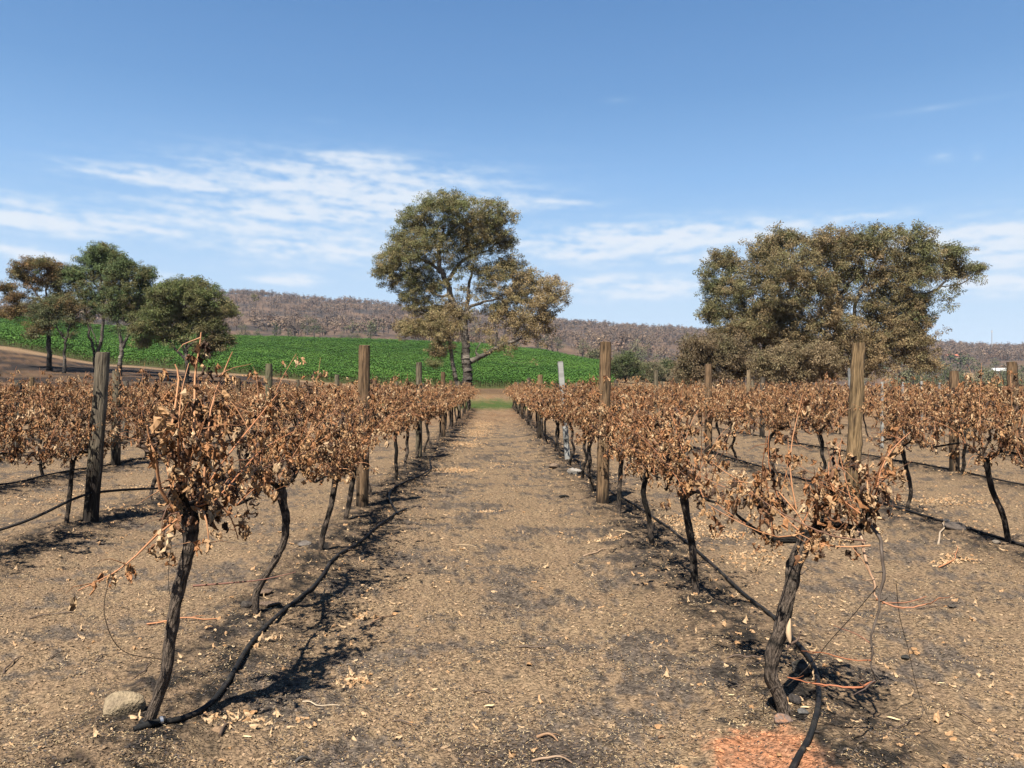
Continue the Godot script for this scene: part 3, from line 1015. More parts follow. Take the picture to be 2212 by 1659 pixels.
func build_posts() -> void:
	var group := "trellis posts along the rows"
	var brown := Color(0.255, 0.165, 0.095)
	var olive := Color(0.235, 0.195, 0.130)
	var amber := Color(0.330, 0.225, 0.120)
	# [px of foot, depth, height, radius, lean, colour, char height, gnarl, label]
	var list := [
		[783, 9.34, 1.95, 0.076, Vector3(0.012, 0, 0), brown, 0.12, 0.05, "tall brown round post, nearest in the row left of the lane"],
		[905, 15.9, 1.97, 0.070, Vector3.ZERO, olive, 0.1, 0.0, "olive weathered post, second in the row left of the lane"],
		[957, 22.3, 1.88, 0.070, Vector3.ZERO, brown, 0.2, 0.0, "dark post in front of the big central tree, third left of the lane"],
		[1301, 9.6, 2.02, 0.080, Vector3(0.022, 0, 0), Color(0.275, 0.180, 0.10), 0.14, 0.05, "tall brown round post, nearest in the row right of the lane"],
		[1167, 21.9, 1.80, 0.085, Vector3.ZERO, amber, 0.7, 0.0, "short brown post behind the grey square post right of the lane"],
		[1143, 29.5, 1.83, 0.075, Vector3.ZERO, Color(0.12, 0.10, 0.08), 0.8, 0.0, "thin charred post near the far end of the lane on its right"],
		[1840, 9.9, 2.0, 0.088, Vector3(0.045, 0, 0), amber, 0.05, 0.55, "gnarled yellow-brown post with knots in the second row right of the lane"],
		[1530, 16.3, 1.92, 0.082, Vector3.ZERO, brown, 0.3, 0.1, "brown post before the right-hand trees, second row right of the lane"],
		[1417, 22.4, 1.95, 0.072, Vector3.ZERO, olive, 0.2, 0.0, "greenish post behind the tall brown post right of the lane"],
		[1617, 23.4, 1.98, 0.065, Vector3.ZERO, Color(0.42, 0.31, 0.19), 0.1, 0.2, "pale split post below the left flank of the right-hand trees"],
		[2061, 12.9, 1.70, 0.080, Vector3.ZERO, brown, 0.1, 0.1, "brown post in front of the pale paddock on the right"],
		[2192, 15.8, 1.98, 0.105, Vector3(-0.03, 0, 0), brown, 0.1, 0.25, "thick brown post near the right edge"],
		[197, 8.39, 1.80, 0.078, Vector3(0.07, 0, 0), Color(0.24, 0.20, 0.145), 0.62, 0.12, "leaning grey post with burnt black foot in the second row left"],
		[581, 15.1, 1.90, 0.072, Vector3.ZERO, Color(0.22, 0.20, 0.12), 0.1, 0.1, "olive post standing before the green field, second row left"],
		[728, 21.4, 1.80, 0.072, Vector3.ZERO, olive, 0.3, 0.0, "small olive post left of the tall brown post"],
		[250, 14.5, 1.75, 0.085, Vector3(0.012, 0, 0), olive, 0.3, 0.1, "weathered post behind the leaning post, third row left"],
		[39, 16.2, 1.56, 0.080, Vector3.ZERO, Color(0.17, 0.16, 0.13), 0.3, 0.0, "dark stubby post at the far left edge"],
		[272, 21.5, 1.62, 0.080, Vector3.ZERO, Color(0.2, 0.17, 0.13), 0.2, 0.0, "short post peeping over the vines right of the leaning post"],
	]
	var k := 0
	for p in list:
		k += 1
		var at := on_ground(p[0], p[1])
		single("trellis_post", post_mesh(k * 7, p[2], p[3], p[4], p[5], p[6], p[7]), p[8], "post", at, group)
	var at1 := on_ground(1226, 15.6)
	var sq := single("trellis_post", square_post_mesh(1.99, 0.055), "light grey square post in the row right of the lane", "post", at1, group)
	sq.rotation.z = 0.075
	single("trellis_post", square_post_mesh(1.93, 0.05), "grey square post half hidden behind the gnarled post", "post", on_ground(1838, 17.5), group)
	# further posts along the rows
	var spare := []
	for s in 4:
		spare.append(post_mesh(200 + s * 11, 1.72, 0.075, Vector3((s - 1.5) * 0.01, 0, 0), [brown, olive, amber, Color(0.16, 0.13, 0.10)][s], 0.3, 0.05))
	var row_words := ["first", "second", "third", "fourth", "fifth", "sixth", "seventh"]
	var i := 0
	for side in [-1, 1]:
		for row in 6:
			var n := 0
			var d := 29.0 if row < 2 else 22.0 + (row % 2) * 3.0
			while d < 52.0:
				var x := row_place(side, row)
				if absf(x / d) < 0.66 and not (side > 0 and row == 0 and d < 30.0):
					single("trellis_post", spare[i % 4], "weathered post among dead vines, %s far one along the %s row %s of the lane" % [ORD[n], row_words[row], "left" if side < 0 else "right"], "post", Vector3(x, ground(x, -d), -d), group)
					n += 1
					i += 1
				d += 6.6
	# pale steel pickets seen above the vines on the right
	for p in [[1905, 19.0], [1950, 21.0], [1990, 24.0], [2030, 26.0]]:
		var at2 := on_ground(p[0], p[1])
		single("steel_picket", square_post_mesh(1.66, 0.03), "thin pale picket among vines at right, about %d metres off" % int(p[1]), "post", at2, "pale pickets among the right-hand vines")

# ------------------------------------------------------------------ pipes and wires

func pipe(points: Array, radius: float, lift := 0.0) -> Builder:
	var l := PackedVector3Array()
	for p in points:
		var g := on_floor(p[0], p[1])
		g.y += radius * 0.8 + (p[2] if p.size() > 2 else 0.0) + lift
		l.append(g)
	return pipe_line(l, radius, true)

func pipe_line(l: PackedVector3Array, radius: float, settle: bool) -> Builder:
	var s := smooth(l, 9)
	if settle:
		for k in s.size():
			s[k].y = maxf(s[k].y, ground(s[k].x, s[k].z) + radius * 0.7)
		var high := PackedFloat32Array()
		for k in s.size():
			var y := s[k].y
			for e in range(maxi(0, k - 4), mini(s.size(), k + 5)):
				y = maxf(y, s[e].y - 0.002 * absi(e - k))
			high.append(y)
		for k in s.size():
			s[k].y = high[k]
		for pass_number in 16:
			for k in range(1, s.size() - 1):
				s[k] = s[k] * 0.5 + (s[k - 1] + s[k + 1]) * 0.25
		for k in s.size():
			s[k].y = maxf(s[k].y, ground(s[k].x, s[k].z) + radius * 0.7)
	var cols := PackedColorArray()
	for k in s.size():
		var d := smoothstep(-0.1, 0.5, noise_b.get_noise_2d(k * 0.9, l[0].x * 30.0))
		cols.append(mix(Color(0.022, 0.021, 0.021), Color(0.10, 0.085, 0.07), d * 0.6))
	var b := Builder.new()
	tube(b, s, taper(radius, radius, s.size()), 10, cols, 0.0, l[0].x)
	return b

func far_pipe(side: int, row: int, d0: float, d1: float, off: float, seed_value: int) -> Builder:
	var l := PackedVector3Array()
	var d := d0
	while d < d1:
		var x := row_place(side, row) + off + 0.16 * noise_b.get_noise_2d(d * 1.3, seed_value * 10.0)
		l.append(Vector3(x, ground(x, -d) + 0.012, -d))
		d += 0.8
	return pipe_line(l, 0.013, true)

func build_pipes() -> void:
	var group := "black irrigation pipes along the rows"
	var t := thing("irrigation_pipe", "black irrigation pipe with end fitting, curving beside the row left of the lane", "pipe", Vector3.ZERO, group)
	part("hose", pipe([[352, 1592], [390, 1581], [440, 1555], [480, 1522], [510, 1475], [535, 1425], [560, 1390], [590, 1355], [640, 1315], [690, 1275], [715, 1230], [745, 1205], [790, 1175], [815, 1145], [850, 1122], [878, 1102]], 0.0125).mesh(mat.pipe), t)
	var e := on_floor(352, 1592)
	var f := on_floor(296, 1607)
	var dir := (f - e).normalized()
	e.y += 0.016
	var fit := Builder.new()
	var black := Color(0.02, 0.02, 0.021)
	var prof := [[-0.012, 0.016], [0.012, 0.016], [0.014, 0.014], [0.045, 0.014], [0.047, 0.018], [0.060, 0.018], [0.062, 0.013], [0.085, 0.013], [0.087, 0.016], [0.098, 0.016], [0.100, 0.013], [0.112, 0.011]]
	var pp := PackedVector3Array()
	var pr := PackedFloat32Array()
	for q in prof:
		pp.append(e + dir * q[0]); pr.append(q[1])
	tube(fit, pp, pr, 14, same(black, pp.size()))
	part("coupling", fit.mesh(mat.pipe), t)
	var tee := Builder.new()
	var tp := e + dir * 0.062
	var back := Vector3(dir.z, 0.12, -dir.x) * -1.0
	if back.z > 0: back = -back
	tube(tee, PackedVector3Array([tp, tp + back * 0.035, tp + back * 0.037, tp + back * 0.06]), PackedFloat32Array([0.013, 0.013, 0.017, 0.017]), 12, same(black, 4))
	part("elbow", tee.mesh(mat.pipe), t)
	var clamp := Builder.new()
	tube(clamp, PackedVector3Array([e - dir * 0.002, e + dir * 0.0, e + dir * 0.008, e + dir * 0.010]), PackedFloat32Array([0.0165, 0.0175, 0.0175, 0.0165]), 16, same(grey(1.0), 4))
	part("clamp", clamp.mesh(mat.steel), t)
	single("irrigation_pipe", pipe([[860, 1118], [835, 1075], [880, 1050], [935, 1020], [925, 1000], [960, 985]], 0.013).mesh(mat.pipe), "short burnt length of pipe beyond the end of the left pipe", "pipe", Vector3.ZERO, group)
	single("irrigation_pipe", pipe([[1690, 1745], [1722, 1680], [1748, 1640], [1764, 1585], [1768, 1530], [1757, 1478], [1735, 1435], [1700, 1395], [1660, 1340], [1600, 1290], [1545, 1240], [1490, 1190], [1440, 1150], [1390, 1110], [1345, 1085]], 0.0125).mesh(mat.pipe), "dusty black pipe running past the nearest vine right of the lane", "pipe", Vector3.ZERO, group)
	# second row left: the pipe hangs from the post
	var h := PackedVector3Array([spot(-90, 1172, 7.2), spot(0, 1150, 7.4), spot(110, 1116, 7.8), spot(180, 1072, 8.2), spot(215, 1063, 8.45), spot(300, 1061, 9.0), spot(390, 1057, 9.8), spot(470, 1040, 11.0), spot(520, 1030, 12.0)])
	single("irrigation_pipe", pipe_line(h, 0.014, true).mesh(mat.pipe), "sagging black pipe held up by the leaning post on the left", "pipe", Vector3.ZERO, group)
	single("irrigation_pipe", far_pipe(-1, 2, 10.0, 30.0, 0.1, 4).mesh(mat.pipe), "black pipe lying along the third row left of the lane", "pipe", Vector3.ZERO, group)
	single("irrigation_pipe", far_pipe(1, 1, 5.6, 30.0, 0.18, 5).mesh(mat.pipe), "black pipe lying along the second row right of the lane", "pipe", Vector3.ZERO, group)
	single("irrigation_pipe", far_pipe(1, 2, 10.5, 30.0, 0.15, 6).mesh(mat.pipe), "black pipe lying along the third row right of the lane", "pipe", Vector3.ZERO, group)
	single("irrigation_pipe", far_pipe(1, 0, 10.2, 26.0, 0.22, 7).mesh(mat.pipe), "burnt pipe under the row right of the lane past the tall post", "pipe", Vector3.ZERO, group)
	# loose wires
	var w := [
		[[[241, 1237, 2.95], [227, 1298, 2.95], [230, 1341, 2.95], [250, 1388, 3.0], [285, 1413, 3.1], [351, 1423, 3.3]], 0.0016, "thin dark wire loop hanging left of the nearest left vine"],
		[[[1895, 1265, 3.02], [1840, 1330, 3.1], [1790, 1385, 3.2], [1752, 1432, 3.3], [1700, 1480, 3.36]], 0.0018, "straight wire slanting down to the twisted trunk on the right"],
		[[[1935, 1260, 3.0], [1942, 1330, 3.1], [1960, 1400, 3.2], [1975, 1470, 3.3], [1990, 1520, 3.35], [2010, 1570, 3.3], [1985, 1600, 3.22], [1950, 1612, 3.2], [1915, 1590, 3.28]], 0.0013, "fine wire hanging down onto bare soil at lower right"],
		[[[1692, 1480, 3.36], [1660, 1490, 3.34], [1648, 1520, 3.35], [1655, 1560, 3.4], [1690, 1590, 3.36]], 0.0016, "small wire hoop round the foot of the twisted trunk"],
		[[[372, 1170, 3.4], [365, 1230, 3.4], [366, 1270, 3.4], [375, 1310, 3.4]], 0.0014, "short wire dangling behind the leaning left trunk"],
	]
	for e2 in w:
		var l := PackedVector3Array()
		for p in e2[0]:
			l.append(spot(p[0], p[1], p[2]))
		var s := smooth(l, 6)
		for k in s.size():
			s[k].y = maxf(s[k].y, ground(s[k].x, s[k].z) + 0.004)
		var b := Builder.new()
		tube(b, s, taper(e2[1], e2[1], s.size()), 5, same(grey(1.0), s.size()))
		single("loose_wire", b.mesh(mat.wire), e2[2], "wire", Vector3.ZERO, "loose trellis wires")

# ------------------------------------------------------------------ stones, sticks, litter

func stone_mesh(seed_value: int, size: Vector3, col: Color, other: Color) -> ArrayMesh:
	var b := Builder.new()
	var r := RandomNumberGenerator.new()
	r.seed = seed_value
	var planes := []
	for k in 9:
		planes.append([Vector3(r.randf_range(-1, 1), r.randf_range(-0.7, 1), r.randf_range(-1, 1)).normalized(), r.randf_range(0.5, 0.85)])
	var nu := 22
	var nv := 12
	for j in nv + 1:
		for i in nu + 1:
			var a := TAU * (i % nu) / nu
			var e := PI * j / nv
			var d := Vector3(sin(e) * cos(a), cos(e), sin(e) * sin(a))
			var rad := 1.0
			for p in planes:
				var k: float = d.dot(p[0])
				if k > 0.02:
					rad = minf(rad, p[1] / k)
			rad *= 1.0 + 0.06 * noise_c.get_noise_3d(d.x * 2.0 + seed_value, d.y * 2.0, d.z * 2.0)
			var c := mix(col, other, smoothstep(0.0, 0.4, noise_b.get_noise_3d(d.x * 1.2, d.y * 1.2 + seed_value, d.z * 1.2)))
			b.add(d * rad * size, Vector3.ZERO, c)
	for j in nv:
		for i in nu:
			var p := j * (nu + 1) + i
			for tr in [[p, p + 1, p + nu + 1], [p + 1, p + nu + 2, p + nu + 1]]:
				b.tri(tr[0], tr[1], tr[2])
				var nn := (b.v[tr[2]] - b.v[tr[0]]).cross(b.v[tr[1]] - b.v[tr[0]])
				for q in tr:
					b.n[q] += nn
	for j in nv + 1:      # close the seam
		var p := j * (nu + 1)
		var s := b.n[p] + b.n[p + nu]
		b.n[p] = s
		b.n[p + nu] = s
	for q in b.n.size():
		b.n[q] = b.n[q].normalized()
		if b.n[q].dot(b.v[q]) < 0:
			b.n[q] = -b.n[q]
	return b.mesh(mat.stone)

func build_stones() -> void:
	var list := [
		[264, 1560, Vector3(0.100, 0.066, 0.055), Color(0.40, 0.315, 0.205), Color(0.30, 0.235, 0.16), 0.35, "large flat-sided tan rock left of the leaning vine's foot"],
		[1688, 1596, Vector3(0.046, 0.024, 0.034), Color(0.24, 0.18, 0.15), Color(0.42, 0.22, 0.13), -0.25, "rounded brown stone at the edge of the red earth patch"],
		[1733, 1580, Vector3(0.032, 0.018, 0.026), Color(0.17, 0.165, 0.16), Color(0.12, 0.115, 0.11), 0.4, "small grey stone beside the pipe at lower right"],
		[1730, 1490, Vector3(0.055, 0.05, 0.05), Color(0.11, 0.10, 0.09), Color(0.03, 0.028, 0.026), 0.8, "charred dark stone behind the twisted trunk"],
		[1715, 1556, Vector3(0.040, 0.033, 0.034), Color(0.07, 0.06, 0.055), Color(0.03, 0.027, 0.025), 1.2, "charred lump right of the twisted trunk's foot"],
		[1672, 1562, Vector3(0.036, 0.034, 0.034), Color(0.04, 0.036, 0.033), Color(0.02, 0.018, 0.017), 0.2, "black lump left of the twisted trunk's foot"],
		[837, 1595, Vector3(0.001, 0.001, 0.001), Color.BLACK, Color.BLACK, 0.0, ""],
		[478, 1592, Vector3(0.040, 0.016, 0.026), Color(0.36, 0.24, 0.15), Color(0.27, 0.18, 0.12), 0.3, "flat reddish stone in front of the left pipe"],
		[1243, 1032, Vector3(0.16, 0.085, 0.11), Color(0.40, 0.37, 0.33), Color(0.24, 0.19, 0.15), -0.5, "pale rock at the foot of the right row before the tall post"],
		[1197, 1018, Vector3(0.11, 0.06, 0.08), Color(0.29, 0.21, 0.15), Color(0.2, 0.15, 0.11), 0.3, "brown rock half buried beside the right row"],
		[1219, 1078, Vector3(0.085, 0.03, 0.05), Color(0.03, 0.028, 0.026), Color(0.05, 0.045, 0.04), 0.2, "flat black charred lump lying in the lane"],
		[570, 1300, Vector3(0.075, 0.028, 0.06), Color(0.22, 0.155, 0.11), Color(0.14, 0.11, 0.09), 0.6, "flat brown slab behind the second left trunk"],
		[575, 1325, Vector3(0.11, 0.022, 0.06), Color(0.20, 0.14, 0.10), Color(0.12, 0.095, 0.08), -0.3, "long flat slab at the foot of the second left trunk"],
		[535, 1330, Vector3(0.05, 0.028, 0.04), Color(0.09, 0.075, 0.065), Color(0.05, 0.042, 0.038), 0.1, "dark stone left of the second left trunk's foot"],
		[660, 1195, Vector3(0.07, 0.028, 0.05), Color(0.21, 0.185, 0.165), Color(0.16, 0.13, 0.11), 0.5, "grey flat stone left of the third left trunk"],
		[1960, 1510, Vector3(0.001, 0.001, 0.001), Color.BLACK, Color.BLACK, 0.0, ""],
		[1955, 1437, Vector3(0.032, 0.016, 0.022), Color(0.05, 0.05, 0.045), Color(0.10, 0.09, 0.08), 0.7, "small dark cinder on bare soil at right"],
		[2058, 1325, Vector3(0.04, 0.02, 0.03), Color(0.14, 0.12, 0.10), Color(0.08, 0.07, 0.06), 0.4, "small dark stone on bare soil right of the drooping canes"],
		[2040, 1142, Vector3(0.06, 0.03, 0.05), Color(0.22, 0.2, 0.19), Color(0.15, 0.14, 0.13), 0.5, "small grey stone beside the second right-hand row"],
		[2060, 1166, Vector3(0.15, 0.05, 0.11), Color(0.16, 0.13, 0.11), Color(0.09, 0.08, 0.07), 0.1, "low dark earth clod in the second aisle on the right"],
		[2150, 1198, Vector3(0.05, 0.022, 0.035), Color(0.26, 0.22, 0.18), Color(0.2, 0.17, 0.14), 0.3, "flat stone at the foot of the slanting right-edge trunk"],
		[57, 1505, Vector3(0.02, 0.012, 0.016), Color(0.3, 0.2, 0.13), Color(0.2, 0.14, 0.1), 0.3, "small brown pebble at the left edge"],
		[832, 1556, Vector3(0.001, 0.001, 0.001), Color.BLACK, Color.BLACK, 0.0, ""],
		[1428, 1600, Vector3(0.016, 0.012, 0.014), Color(0.36, 0.22, 0.13), Color(0.22, 0.14, 0.09), 0.6, "small reddish pebble in the lane near the red patch"],
		[745, 1420, Vector3(0.001, 0.001, 0.001), Color.BLACK, Color.BLACK, 0.0, ""],
	]
	var k := 0
	for s in list:
		k += 1
		if s[6] == "":
			continue
		var p := on_floor(s[0], s[1])
		var size: Vector3 = s[2]
		p.y += size.y * 0.38
		var o := single("stone", stone_mesh(k * 13, size, s[3], s[4]), s[6], "stone", p, "stones on the soil")
		o.rotation = Vector3(0.12 * sin(k), s[5], 0.15 * cos(k * 2.0))

func build_sticks() -> void:
	var r := RandomNumberGenerator.new()
	r.seed = 909
	# [px0, py0, px1, py1, radius, colour, label]
	var rust := Color(0.42, 0.19, 0.09)
	var dark := Color(0.10, 0.07, 0.05)
	var pale := Color(0.46, 0.34, 0.21)
	var list := [
		[318, 1345, 470, 1352, 0.006, rust, "forked orange cane lying on the soil behind the leaning vine"],
		[65, 1327, 160, 1318, 0.005, dark, "thin dark stick on the soil at far left"],
		[105, 1415, 152, 1400, 0.004, dark, "short dark stick on the soil at left"],
		[205, 1422, 232, 1410, 0.005, dark, "small stick below the wire loop"],
		[10, 1440, 55, 1410, 0.005, dark, "stick near the left edge"],
		[800, 1353, 860, 1322, 0.006, Color(0.25, 0.15, 0.09), "bent twig lying in the lane left of centre"],
		[1023, 1496, 1062, 1503, 0.005, dark, "dark twig in the middle of the lane"],
		[1160, 1594, 1205, 1600, 0.008, Color(0.27, 0.16, 0.09), "stout brown stick across the lane in front"],
		[1150, 1647, 1235, 1652, 0.006, Color(0.3, 0.2, 0.13), "pale brown stick at the bottom of the picture"],
		[1122, 1400, 1185, 1403, 0.006, dark, "charred stick on the right half of the lane"],
		[848, 1560, 900, 1565, 0.004, dark, "thin burnt twig in the lane near the left pipe"],
		[640, 1648, 672, 1640, 0.008, Color(0.05, 0.045, 0.04), "short black charred stick at the bottom left of the lane"],
		[475, 1608, 500, 1578, 0.007, dark, "dark bent stick beside the flat reddish stone"],
		[655, 1518, 735, 1530, 0.003, Color(0.5, 0.4, 0.28), "pale thin straw stick right of the left pipe's shadow"],
		[1570, 1450, 1640, 1455, 0.005, dark, "dark twig left of the twisted trunk"],
		[1975, 1320, 2075, 1312, 0.004, dark, "long dark twig on soil beyond the drooping canes"],
		[2090, 1222, 2130, 1230, 0.005, dark, "short dark twig in the second aisle on the right"],
		[2030, 1190, 2046, 1152, 0.010, Color(0.4, 0.31, 0.22), "pale curved stick leaning on the earth clod"],
		[2030, 1230, 2062, 1196, 0.006, rust, "orange cane rising from the fallen leaf clump on the right"],
		[1920, 1620, 1990, 1560, 0.003, dark, "thin dark twig at lower right"],
		[2065, 1555, 2130, 1590, 0.004, dark, "long thin twig near the lower right corner"],
		[290, 1480, 330, 1440, 0.004, dark, "small burnt twig left of the leaning trunk"],
		[1330, 1165, 1365, 1175, 0.006, pale, "pale twig at the edge of the right row"],
		[1260, 1205, 1310, 1200, 0.008, Color(0.3, 0.2, 0.13), "brown stick at the right edge of the lane"],
		[985, 1175, 1030, 1178, 0.004, pale, "pale straw in the lane"],
		[740, 1205, 790, 1190, 0.005, dark, "charred twig beside the left pipe's bend"],
	]
	for s in list:
		var a := on_floor(s[0], s[1])
		var b := on_floor(s[2], s[3])
		var l := PackedVector3Array()
		var n := 6
		var bow := r.randf_range(-0.10, 0.10)
		var side := (b - a).cross(Vector3.UP)
		for k in n:
			var t := k / (n - 1.0)
			var p := a.lerp(b, t) + side * bow * sin(t * PI) + side * r.randf_range(-0.03, 0.03)
			p.y = ground(p.x, p.z) + s[4] * 0.7 + (0.012 * sin(t * PI))
			l.append(p)
		var m := Builder.new()
		var sm := smooth(l, 2)
		tube(m, sm, taper(s[4], s[4] * 0.5, sm.size()), 6, same(s[5], sm.size()), 0.4, s[0] * 0.1)
		if s[4] > 0.0045:
			var d := (l[3] - l[2]).normalized().rotated(Vector3.UP, 0.7) * r.randf_range(0.03, 0.09)
			var e := l[3] + d
			e.y = ground(e.x, e.z) + 0.006
			tube(m, PackedVector3Array([l[3], l[3].lerp(e, 0.5) + Vector3(0, 0.006, 0), e]), taper(s[4] * 0.6, 0.001, 3), 5, same(s[5], 3))
		single("stick", m.mesh(mat.cane), s[6], "stick", Vector3.ZERO, "loose sticks on the soil")

func chip_mesh(seed_value: int, col: Color, long: float, wide: float) -> ArrayMesh:
	var r := RandomNumberGenerator.new()
	r.seed = seed_value
	var b := Builder.new()
	var bend := r.randf_range(-0.5, 0.5)
	for k in 4:
		var t := k / 3.0 - 0.5
		var p := Vector3(t * long, (0.25 - t * t) * long * 0.25, bend * t * t * long)
		var w := wide * (1.0 - 1.2 * t * t) * 0.5
		var n := Vector3(0.1, 1.0, 0.2 * bend).normalized()
		b.add(p + Vector3(0, r.randf_range(0, 1) * wide * 0.4, -w), n, col)
		b.add(p + Vector3(0, r.randf_range(0, 1) * wide * 0.4, w), n, col * 0.9)
	for k in 3:
		var p := k * 2
		b.tri(p, p + 2, p + 1)
		b.tri(p + 1, p + 2, p + 3)
	return b.mesh(mat.cane)

func clod_mesh(seed_value: int) -> ArrayMesh:
	var r := RandomNumberGenerator.new()
	r.seed = seed_value
	var b := Builder.new()
	var p := [Vector3.UP * r.randf_range(0.7, 1.0), Vector3.DOWN * 0.7]
	for k in 5:
		var a := TAU * (k + r.randf_range(-0.3, 0.3)) / 5.0
		p.append(Vector3(cos(a) * r.randf_range(0.7, 1.1), r.randf_range(-0.3, 0.35), sin(a) * r.randf_range(0.7, 1.1)))
	for k in 5:
		for e in 2:
			var q: Array = [p[e], p[2 + k], p[2 + (k + 1) % 5]]
			var n: Vector3 = (q[1] - q[0]).cross(q[2] - q[0]).normalized()
			if n.dot(q[0] + q[1] + q[2]) < 0: n = -n
			b.tri(b.add(q[0], n, grey(1.0)), b.add(q[1], n, grey(1.0)), b.add(q[2], n, grey(1.0)))
	return b.mesh(mat.far_tree)

func build_litter() -> void:
	var r := RandomNumberGenerator.new()
	r.seed = 4242
	var chips := [chip_mesh(1, Color(0.47, 0.355, 0.20), 0.020, 0.0045), chip_mesh(2, Color(0.37, 0.25, 0.13), 0.016, 0.005), chip_mesh(3, Color(0.50, 0.39, 0.25), 0.015, 0.005), chip_mesh(4, Color(0.07, 0.055, 0.045), 0.022, 0.007), chip_mesh(5, Color(0.18, 0.115, 0.065), 0.028, 0.006), chip_mesh(6, Color(0.055, 0.046, 0.04), 0.013, 0.010)]
	var odds := [0.20, 0.36, 0.46, 0.70, 0.87, 1.0]
	var root := Node3D.new()
	root.name = "straw_litter"
	add_child(root)
	tag(root, "fine straw chips and charred scraps scattered over the soil", "litter", "", "stuff")
	var places := []
	for k in 6: places.append([])
	for i in 330000:
		var d := 2.2 + 20.0 * pow(r.randf(), 2.1)
		var half := 0.72 * d
		var x := r.randf_range(-half, half)
		var z := -d
		var cl := noise_b.get_noise_2d(x * 2.6, z * 2.6 + 70.0) + 0.6 * noise_a.get_noise_2d(x * 1.1 + 30.0, z * 1.1)
		if cl < r.randf_range(-0.55, 0.25) + 0.28 * smoothstep(1.0, 1.5, absf(x + 0.1)):
			continue
		if Vector2((x - 1.07) / 0.27, (z + 2.98) / 0.32).length() < 1.0 and r.randf() < 0.8:
			continue
		var pick := 0
		var o := r.randf()
		while o > odds[pick]: pick += 1
		var s := r.randf_range(0.35, 0.95) * (0.72 + d * 0.05)
		var b := Basis.from_euler(Vector3(r.randf_range(-0.4, 0.4), r.randf() * TAU, r.randf_range(-0.4, 0.4))).scaled(Vector3.ONE * s)
		places[pick].append(Transform3D(b, Vector3(x, ground(x, z) + 0.0015, z)))
	for k in 6:
		copies("straw_chip", chips[k], places[k], PackedColorArray(), root)
	var clods := []
	for k in 3:
		clods.append(clod_mesh(k + 1))
	var cp := [[], [], []]
	var ct := [PackedColorArray(), PackedColorArray(), PackedColorArray()]
	for i in 42000:
		var d := 2.2 + 15.0 * pow(r.randf(), 2.0)
		var x := r.randf_range(-0.72, 0.72) * d
		var s := (0.003 + 0.010 * pow(r.randf(), 3.0)) * (0.9 + 0.05 * d)
		var k := r.randi() % 3
		cp[k].append(Transform3D(Basis.from_euler(Vector3(r.randf() * TAU, r.randf() * TAU, 0)).scaled(Vector3(s, s * 0.7, s)), Vector3(x, ground(x, -d) + s * 0.25, -d)))
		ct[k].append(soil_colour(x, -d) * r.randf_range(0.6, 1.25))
	var crumbs := Node3D.new()
	crumbs.name = "soil_crumbs"
	add_child(crumbs)
	tag(crumbs, "small crumbs and clods of dry earth on the soil", "soil", "", "stuff")
	for k in 3:
		copies("clod", clods[k], cp[k], ct[k], crumbs)
	# fallen vine leaves: thick under the rows, in drifts on the lane
	var drift := Node3D.new()
	drift.name = "fallen_leaf_litter"
	add_child(drift)
	tag(drift, "dry fallen vine leaves drifted under the rows and on the lane", "leaf litter", "", "stuff")
	var lp := []
	for k in 6: lp.append([])
	var drifts := [[980, 1016, 0.42, 0.34, 620], [1000, 960, 0.6, 1.0, 700], [1030, 935, 0.6, 2.6, 900], [1042, 918, 0.65, 4.5, 900], [1060, 1105, 0.2, 0.10, 40], [785, 1330, 0.10, 0.07, 30], [770, 1470, 0.10, 0.08, 34], [1560, 1160, 0.5, 0.5, 160], [1480, 1130, 0.4, 0.8, 200], [1620, 1210, 0.4, 0.4, 120], [1560, 1030, 0.5, 1.2, 160], [2010, 1090, 0.5, 0.5, 110], [2060, 1222, 0.22, 0.12, 70], [2080, 1085, 0.8, 0.7, 150], [480, 1570, 0.10, 0.06, 12], [560, 1560, 0.25, 0.12, 30], [1715, 1555, 0.05, 0.04, 9], [300, 1110, 0.4, 0.3, 50], [330, 1050, 0.7, 0.8, 140], [60, 1080, 0.7, 0.8, 120], [1250, 1010, 0.2, 0.4, 40], [1010, 1185, 0.12, 0.06, 10], [1300, 1180, 0.18, 0.12, 24], [1080, 1005, 0.3, 0.6, 60]]
	for e in drifts:
		var c := on_floor(e[0], e[1])
		for i in e[4]:
			var a := r.randf() * TAU
			var q := sqrt(r.randf()) * (0.4 + 0.9 * r.randf())
			litter_leaf(lp, r, c.x + cos(a) * q * e[2], c.z + sin(a) * q * e[3])
	for i in 7000:
		var side := -1 if r.randf() < 0.5 else 1
		var row := r.randi() % 4
		var d := 3.0 + 34.0 * pow(r.randf(), 1.05)
		var x := row_place(side, row) + 0.25 + r.randfn(0.0, 0.55)
		if absf(x / d) < 0.75:
			litter_leaf(lp, r, x, -d)
	for i in 900:
		var d := 2.5 + 26.0 * pow(r.randf(), 1.1)
		litter_leaf(lp, r, r.randf_range(-0.72, 0.72) * d, -d)
	for k in 6:
		copies("fallen_leaf", leaf_mesh[k][[5, 1, 5, 1, 0, 1][k]], lp[k], PackedColorArray(), drift)
	# a few single pale gum leaves that lie apart
	var gum := Builder.new()
	for k in 7:
		var t := k / 6.0
		var w := 0.13 * sin(PI * (0.04 + 0.93 * t))
		var c := Vector3(t - 0.5, 0.06 * sin(t * 5.0), 0.18 * sin(t * 2.6))
		gum.add(c + Vector3(0, 0.03, -w), Vector3.UP, Color(0.62, 0.49, 0.27))
		gum.add(c, Vector3(0, 1, 0.2).normalized(), Color(0.70, 0.57, 0.33))
		gum.add(c + Vector3(0, 0.03, w), Vector3.UP, Color(0.60, 0.46, 0.25))
	for k in 6:
		for s in 2:
			var p := k * 3 + s
			gum.tri(p, p + 3, p + 1); gum.tri(p + 1, p + 3, p + 4)
